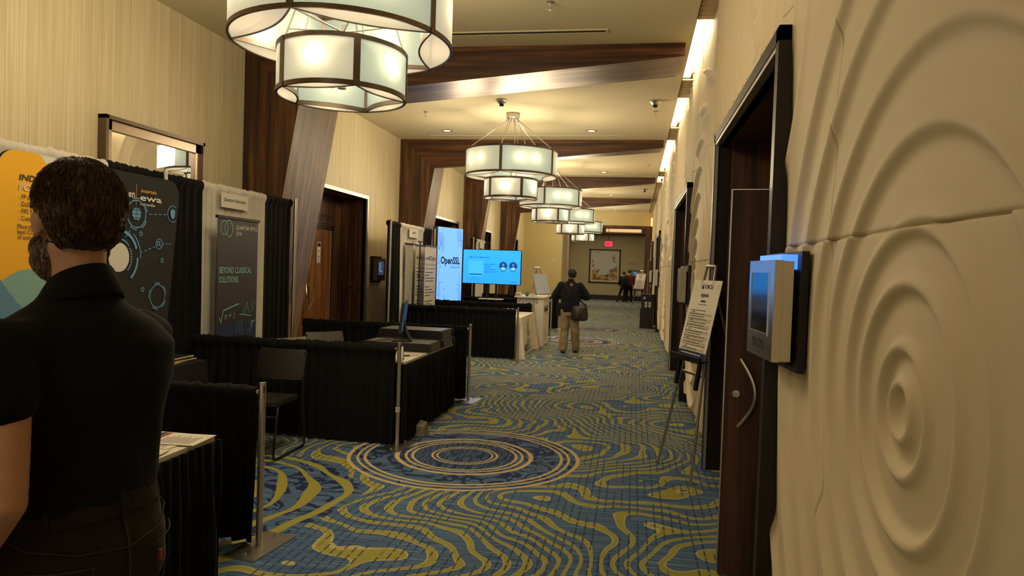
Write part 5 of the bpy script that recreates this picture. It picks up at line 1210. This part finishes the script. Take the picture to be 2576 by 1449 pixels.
# ---- man in the foreground, seen from behind
HZ = 1.715
def shirt_fold(co, n):
    x, y, z = co; k = 0
    k += .007 * mn.noise(Vector((x * 5 + z * 2, y * 5, z * 3.2))) 
    k += .006 * mn.noise(Vector((x * 14 + z * 7, y * 13, z * 3))) * max(0, min(1, (1.5 - z) * 3))
    k += .010 * math.exp(-((z - 1.13) / .06) ** 2) * mn.noise(Vector((x * 16, y * 16, z * 9)))
    return co + n * k
def jean_fold(co, n): return co + n * (.004 * mn.noise(Vector((co.x * 9, co.y * 9, co.z * 14))) + .003 * mn.noise(co * 25))
tw = 12
mt = [(0, 0, .86, .155, .115, 4), (0, 0, .98, .17, .125, 4), (0, .0, 1.10, .155, .115, 2), (0, 0, 1.25, .165, .12, -3), (0, .0, 1.36, .17, .12, -6), (0, -.005, 1.46, .155, .09, -8), (0, -.01, 1.53, .09, .075, -8)]
DZ = .075
tp_ = [(0, 0, 1.135, .180, .138, 4, .9), (0, .0, 1.16, .178, .136, 3, .9), (0, .0, 1.22, .176, .134, 0, .9), (0, 0, 1.30, .184, .136, -4, .9), (0, -.005, 1.38, .200, .138, -7, .88), (0, -.01, 1.46, .202, .122, -8, .9), (0, -.012, 1.51, .155, .098, -8), (0, -.010, 1.55, .084, .074, -8), (0, -.008, 1.585, .064, .064, -8)]
hp_ = [(0, 0, .80 + DZ, .165, .125, 4), (0, -.012, .88 + DZ, .188, .142, 4, .92), (0, -.012, .96 + DZ, .186, .144, 4, .9), (0, -.004, 1.03 + DZ, .174, .132, 4, .9), (0, 0, 1.078 + DZ, .164, .126, 4, .92), (0, 0, 1.09 + DZ, .156, .118, 4)]
man, Hm, Sm = person('person', 'bearded man seen from behind in black polo shirt and charcoal jeans, foreground left', (-1.165, 1.345, 0), math.radians(76), 1.0, dict(
    head=(.0, .010, HZ), head_yaw=math.radians(-14), head_pitch=-.05, vox=.010, arm_r=[.044, .047, .033], torso=mt, top=tp_, hips=hp_, top_m=M['shirt'], pants_m=M['jeans'], sleeve='short', topname='polo_shirt',
    larm=[(-.190, -.045, 1.47), (-.235, -.132, 1.20), (-.245, .02, 1.0), (.1, .9, -.25), (.9, 0, -.2)], rarm=[(.190, .03, 1.47), (.195, .15, 1.22), (.04, .34, 1.14), (-.6, .7, 0), (-.3, -.2, -1)],
    lleg=[(-.095, 0, .95), (-.11, .02, .51), (-.12, -.02, .092), (0, 1, 0), 0], rleg=[(.095, 0, .95), (.11, .03, .51), (.13, .02, .092), (.1, 1, 0), 0],
    hair_m=M['hair'], hair_R=(.085, .102, .101), hair_c=(0, -.018, .034), strands=2600, fold=shirt_fold, pfold=jean_fold, sm=6))
mb = MB()      # beard
for c_, r_ in (((0, .052, -.078), (.060, .056, .046)), ((0, .03, -.055), (.071, .055, .045)), ((0, .075, -.105), (.036, .032, .034))): mb.ball(c_, r_, 0, Hm, 12)
bd = remeshed(mb, 'beard', M['beard'], man, .006, 2, lambda c, n: c + n * .004 * mn.noise(c * 120))
mb = MB(); strands(mb, Hm, (.064, .064, .052), (0, .045, -.078), 700, 9, .018, .0009, lambda p: p.z < .02 and p.y > -.04); strands(mb, Hm, (.073, .057, .047), (0, .03, -.055), 900, 12, .016, .0009, lambda p: abs(p.x) > .03); mb.build('beard_strands', M['beard'], bd)
mb = MB()      # polo collar
secs = []
for k in range(33):
    a = 2 * PI * k / 32 + PI / 2; f_ = .5 + .5 * math.cos(a - PI / 2)     # 1 at the front
    c, s_ = math.cos(a), math.sin(a); hgt = 1.632 - .06 * f_; gap = 0
    row = [(.056 * c, -.008 + .056 * s_, 1.560 - .02 * f_), (.0585 * c, -.006 + .058 * s_, hgt - .004), (.060 * c, -.006 + .0595 * s_, hgt), (.063 * c, -.007 + .062 * s_, hgt - .004), (.074 * c, -.010 + .073 * s_, 1.597 - .04 * f_), (.082 * c, -.013 + .080 * s_, 1.573 - .05 * f_), (.080 * c, -.013 + .078 * s_, 1.568 - .05 * f_)]
    secs.append(row)
mb.grid(secs); mb.build('collar', M['shirt'], man, True, 80)
# jeans details: waistband, belt loops, yoke, centre seam, pockets
def hip(a, z, d=0):
    zs_ = [s[2] for s in hp_]; i = max(0, min(len(hp_) - 2, sum(1 for q in zs_ if q < z) - 1)); u = max(0, min(1, (z - zs_[i]) / (zs_[i + 1] - zs_[i])))
    rx = hp_[i][3] * (1 - u) + hp_[i + 1][3] * u; ry = hp_[i][4] * (1 - u) + hp_[i + 1][4] * u; oy = hp_[i][1] * (1 - u) + hp_[i + 1][1] * u; t4 = math.radians(4)
    ca, sa = math.cos(a), math.sin(a); x = (rx + d) * math.copysign(abs(ca) ** .92, ca); y = (ry + d) * math.copysign(abs(sa) ** .92, sa); return (x * math.cos(t4) - y * math.sin(t4), oy + x * math.sin(t4) + y * math.cos(t4), z)
def on(mb, pts, w, d=.004):
    P_ = [Vector(hip(math.radians(a), z + DZ, d + .0035)) for a, z in pts]; mb.tube(P_, w, 6)
mb = MB(); mb.grid([[hip(2 * PI * k / 48, 1.038 + DZ, .002), hip(2 * PI * k / 48, 1.038 + DZ, .007), hip(2 * PI * k / 48, 1.080 + DZ, .009), hip(2 * PI * k / 48, 1.083 + DZ, .002)] for k in range(49)]); mb.build('waistband', M['jeans'], man, True)
for a in (-90, -40, -140, 10, 170):
    c = Vector(hip(math.radians(a), 1.03 + DZ, .008)); e = Vector(hip(math.radians(a), 1.088 + DZ, .013)); mb = MB(); mb.tube([c, c.lerp(e, .5) + (c - Vector((0, 0, c.z))).normalized() * .002, e], .0065, 6); mb.build('belt_loop', M['jeans'], man, True)
mb = MB(); on(mb, [(-90, 1.035), (-90, .99), (-90, .93), (-90, .87)], .0022); on(mb, [(-90, .972), (-60, .985), (-30, 1.005), (-5, 1.03)], .0018); on(mb, [(-90, .972), (-120, .985), (-150, 1.005), (-175, 1.03)], .0018)
for s_ in (-1, 1):
    pk = [(-90 + s_ * 22, .955), (-90 + s_ * 62, .965), (-90 + s_ * 60, .86), (-90 + s_ * 42, .835), (-90 + s_ * 24, .85), (-90 + s_ * 22, .955)]
    P2 = []
    for (a1, z1), (a2, z2) in zip(pk, pk[1:]):
        for k in range(6): P2.append((a1 + (a2 - a1) * k / 6, z1 + (z2 - z1) * k / 6))
    on(mb, P2 + [pk[-1]], .0016)
mb.build('stitching', M['seam'], man, True)
mb = MB(); p0_ = Vector(hip(math.radians(-67), .925 + DZ, .010)); mb.box((-.002, -.006, -.011), (.002, .006, .011), 0, Matrix.Translation(p0_)); mb.build('pocket_tab', plain('red_tab', (.42, .05, .02), .6), man)
# ---- man walking away with a shoulder bag
wt = [(0, 0, .86, .15, .11), (0, 0, .98, .165, .12), (0, 0, 1.10, .155, .115), (0, 0, 1.25, .165, .12), (0, .01, 1.38, .18, .12), (0, .01, 1.46, .16, .095), (0, .01, 1.53, .08, .07)]
wtop = [(0, 0, .875, .190, .145), (0, 0, .955, .195, .145), (0, 0, 1.0, .202, .150), (0, 0, 1.1, .200, .150), (0, 0, 1.25, .210, .15), (0, .005, 1.37, .218, .142), (0, .01, 1.46, .185, .11), (0, .01, 1.53, .088, .080), (0, .01, 1.565, .066, .066)]
whip = [(0, 0, .80, .165, .12), (0, -.01, .90, .178, .130), (0, 0, 1.0, .165, .120), (0, 0, 1.04, .155, .11)]
def kfold(co, n): return co + n * (.008 * mn.noise(Vector((co.x * 7, co.y * 7, co.z * 9))))
walk, Hw, Sw = person('person', 'man walking away in navy sweater and khaki trousers with a black shoulder bag', (-1.235, 14.2, 0), math.radians(3), .925, dict(
    head=(.02, .04, 1.675), head_yaw=.16, head_pitch=-.08, vox=.013, torso=wt, top=wtop, hips=whip, top_m=M['sweater'], pants_m=M['khaki'], sleeve='long', topname='sweater', sleeve_r=(.080, .074, .055),
    larm=[(-.20, .0, 1.455), (-.36, .05, 1.20), (-.17, .28, 1.20), (.8, .5, .1), (.2, -.3, -1)], rarm=[(.20, .0, 1.455), (.375, .05, 1.20), (.19, .28, 1.22), (-.8, .5, .1), (-.2, -.3, -1)],
    lleg=[(-.095, 0, .88), (-.105, .03, .48), (-.115, -.02, .092), (-.05, 1, 0), 0], rleg=[(.095, 0, .88), (.125, .02, .48), (.15, .12, .092), (.12, 1, 0), 0],
    leg_r=(.112, .094, .088), hair_m=M['hairdark'], hair_R=(.092, .106, .104), strands=500, fold=kfold, pfold=lambda c, n: c + n * .009 * mn.noise(Vector((c.x * 8, c.y * 8, c.z * 11))), shoe_m=M['leather']))
mb = MB(Sw @ frame((.015, -.085, 1.475), (1, 0, 0), (0, .18, 1))); mb.line([(0, -.028), (-.028, 0), (0, .028), (.028, 0), (0, -.028)], .009, 0, .012); mb.build('back_emblem', plain('yellow_emblem', (.62, .50, .12), .6), walk)
mb = MB(Sw); mb.grid([[(.064 * math.cos(a), .006 + .064 * math.sin(a), 1.53), (.060 * math.cos(a), .006 + .060 * math.sin(a), 1.60), (.056 * math.cos(a), .006 + .056 * math.sin(a), 1.598)] for a in [2 * PI * k / 24 for k in range(25)]]); mb.build('collar', M['sweater'], walk, True)
bg = thing('shoulder_bag', 'black shoulder bag with bright zip pull hanging at the walking man\'s right hip', 'bag', (-1.235 + .20, 14.2 - .10, 0), 0)
def bagc(co, n): return co
mb = MB(); loft(mb, [(0, 0, .66, .13, .05, 0, .6), (.0, 0, .69, .165, .075, 0, .6), (0, 0, .80, .17, .085, 0, .65), (0, 0, .92, .15, .07, 0, .7), (0, 0, .955, .12, .045, 0, .8)]); mb.M = None
bo = remeshed(mb, 'bag_body', M['leather'], bg, .012, 4); 
mb = MB(); mb.rbox((.05, .69, .0), (.145, .88, .02), .03, 0, frame((0, -.075, 0), (1, 0, 0), (0, 0, 1))); mb.build('front_pocket', M['leather'], bg)
mb = MB(frame((0, -.078, 0), (1, 0, 0), (0, 0, 1))); mb.rbox((-.048, .86, 0), (-.026, .90, .01), .004); mb.rect(-.040, .74, -.034, .86, 0, .006); mb.build('zip_pull', plain('brass_zip', (.62, .40, .12), .3, 1), bg)
mb = MB(); mb.tube([(.02, 0, .94), (.05, -.01, 1.0), (.11, -.01, 1.0), (.14, 0, .93)], .009, 6); mb.build('handle', M['leather'], bg, True)
st = [(-.13, .0, .93), (-.145, -.03, 1.02), (-.19, -.062, 1.14), (-.24, -.066, 1.28), (-.285, -.04, 1.37), (-.30, .06, 1.42), (-.26, .16, 1.37), (-.12, .22, 1.15), (.05, .16, 1.0), (.13, .03, .93)]
mb = MB(); prev = None; G = []
for i, p in enumerate(st):
    p = Vector(p); tg = (Vector(st[min(i + 1, len(st) - 1)]) - Vector(st[max(i - 1, 0)])).normalized(); c0 = Vector((-.20, .10, p.z)); out = (p - c0); out.z = 0; out.normalize(); sd = tg.cross(out).normalized() * .02
    G.append([p - sd, p + sd, p + sd + out * .004, p - sd + out * .004, p - sd])
mb.grid(G); mb.build('strap', M['black'], bg, True, 60)
mb = MB(); mb.tube([(-.135, -.01, .95), (-.14, -.015, 1.0)], .012, 8); mb.build('strap_buckle', M['chrome'], bg, True)
o = MB(); loft(o, [(0, 0, 0, .03, .02), (0, 0, .05, .055, .03), (0, 0, .18, .05, .035), (0, 0, .25, .035, .02)]); o = o.build('pouch', M['darkcloth'], None, True); o.location = (-1.235 - .215, 14.2 - .02, .74); tag(o, 'small black pouch hanging at the walking man\'s left hip', 'pouch')
# ---- pair in the lobby
ft = [(0, 0, .86, .15, .11), (0, 0, 1.10, .155, .115), (0, .01, 1.38, .18, .12), (0, .01, 1.46, .16, .095), (0, .01, 1.53, .08, .07)]
ftop = [(0, 0, .93, .185, .14), (0, 0, 1.1, .18, .135), (0, 0, 1.37, .205, .14), (0, .01, 1.46, .18, .11), (0, .01, 1.53, .088, .080)]
common = dict(vox=.022, torso=ft, hips=whip, sleeve='long', sleeve_r=(.075, .065, .05), hair_m=M['hairdark'], pants_m=M['darkcloth'], head=(0, .04, 1.675), sole_m=M['white'])
pA, HA, SA = person('person', 'person in dark clothes striding in the lobby, wearing a black backpack', (-.54, 38.6, 0), math.radians(20), .93, dict(common, top=ftop, top_m=M['darkcloth'],
    larm=[(-.2, 0, 1.455), (-.27, -.05, 1.2), (-.24, .1, 1.0), (0, 1, -.4), (1, 0, 0)], rarm=[(.2, 0, 1.455), (.26, .08, 1.2), (.18, .28, 1.15), (-.4, .8, .2), (-.3, 0, -1)],
    lleg=[(-.095, 0, .88), (-.22, .0, .50), (-.42, -.20, .12), (-.2, 1, 0), 0], rleg=[(.095, 0, .88), (.10, .10, .48), (.08, .12, .092), (0, 1, 0), 0]))
pB, HB, SB = person('person', 'person in maroon jacket and black trousers beside the backpack wearer in the lobby', (-.25, 39.1, 0), math.radians(10), .99, dict(common, top=ftop, top_m=M['maroon'],
    larm=[(-.2, 0, 1.455), (-.25, 0, 1.2), (-.2, .2, 1.05), (0, 1, 0), (1, 0, 0)], rarm=[(.2, 0, 1.455), (.27, .02, 1.2), (.27, .06, .95), (0, .2, -1), (-1, 0, 0)],
    lleg=[(-.095, 0, .88), (-.11, .05, .48), (-.12, .0, .092), (0, 1, 0), 0], rleg=[(.095, 0, .88), (.12, .02, .48), (.14, .0, .092), (.1, 1, 0), 0]))
bp = thing('backpack', 'large black backpack on the back of the person striding in the lobby', 'backpack', (-.54 + .08, 38.6 - .20, 0), math.radians(20))
mb = MB(); loft(mb, [(0, 0, .92, .15, .09, 0, .7), (0, 0, 1.0, .18, .12, 0, .7), (0, 0, 1.25, .18, .12, 0, .7), (0, 0, 1.40, .15, .09, 0, .8), (0, 0, 1.44, .08, .05)]); remeshed(mb, 'pack_body', M['darkcloth'], bp, .02, 3)
MB().rbox((-.12, .98, 0), (.12, 1.18, .04), .04, 0, frame((0, -.12, 0), (1, 0, 0), (0, 0, 1))).build('front_pocket', M['darkcloth'], bp); MB().box((-.02, -.125, 1.30), (.05, -.118, 1.33)).build('badge', M['grey'], bp)
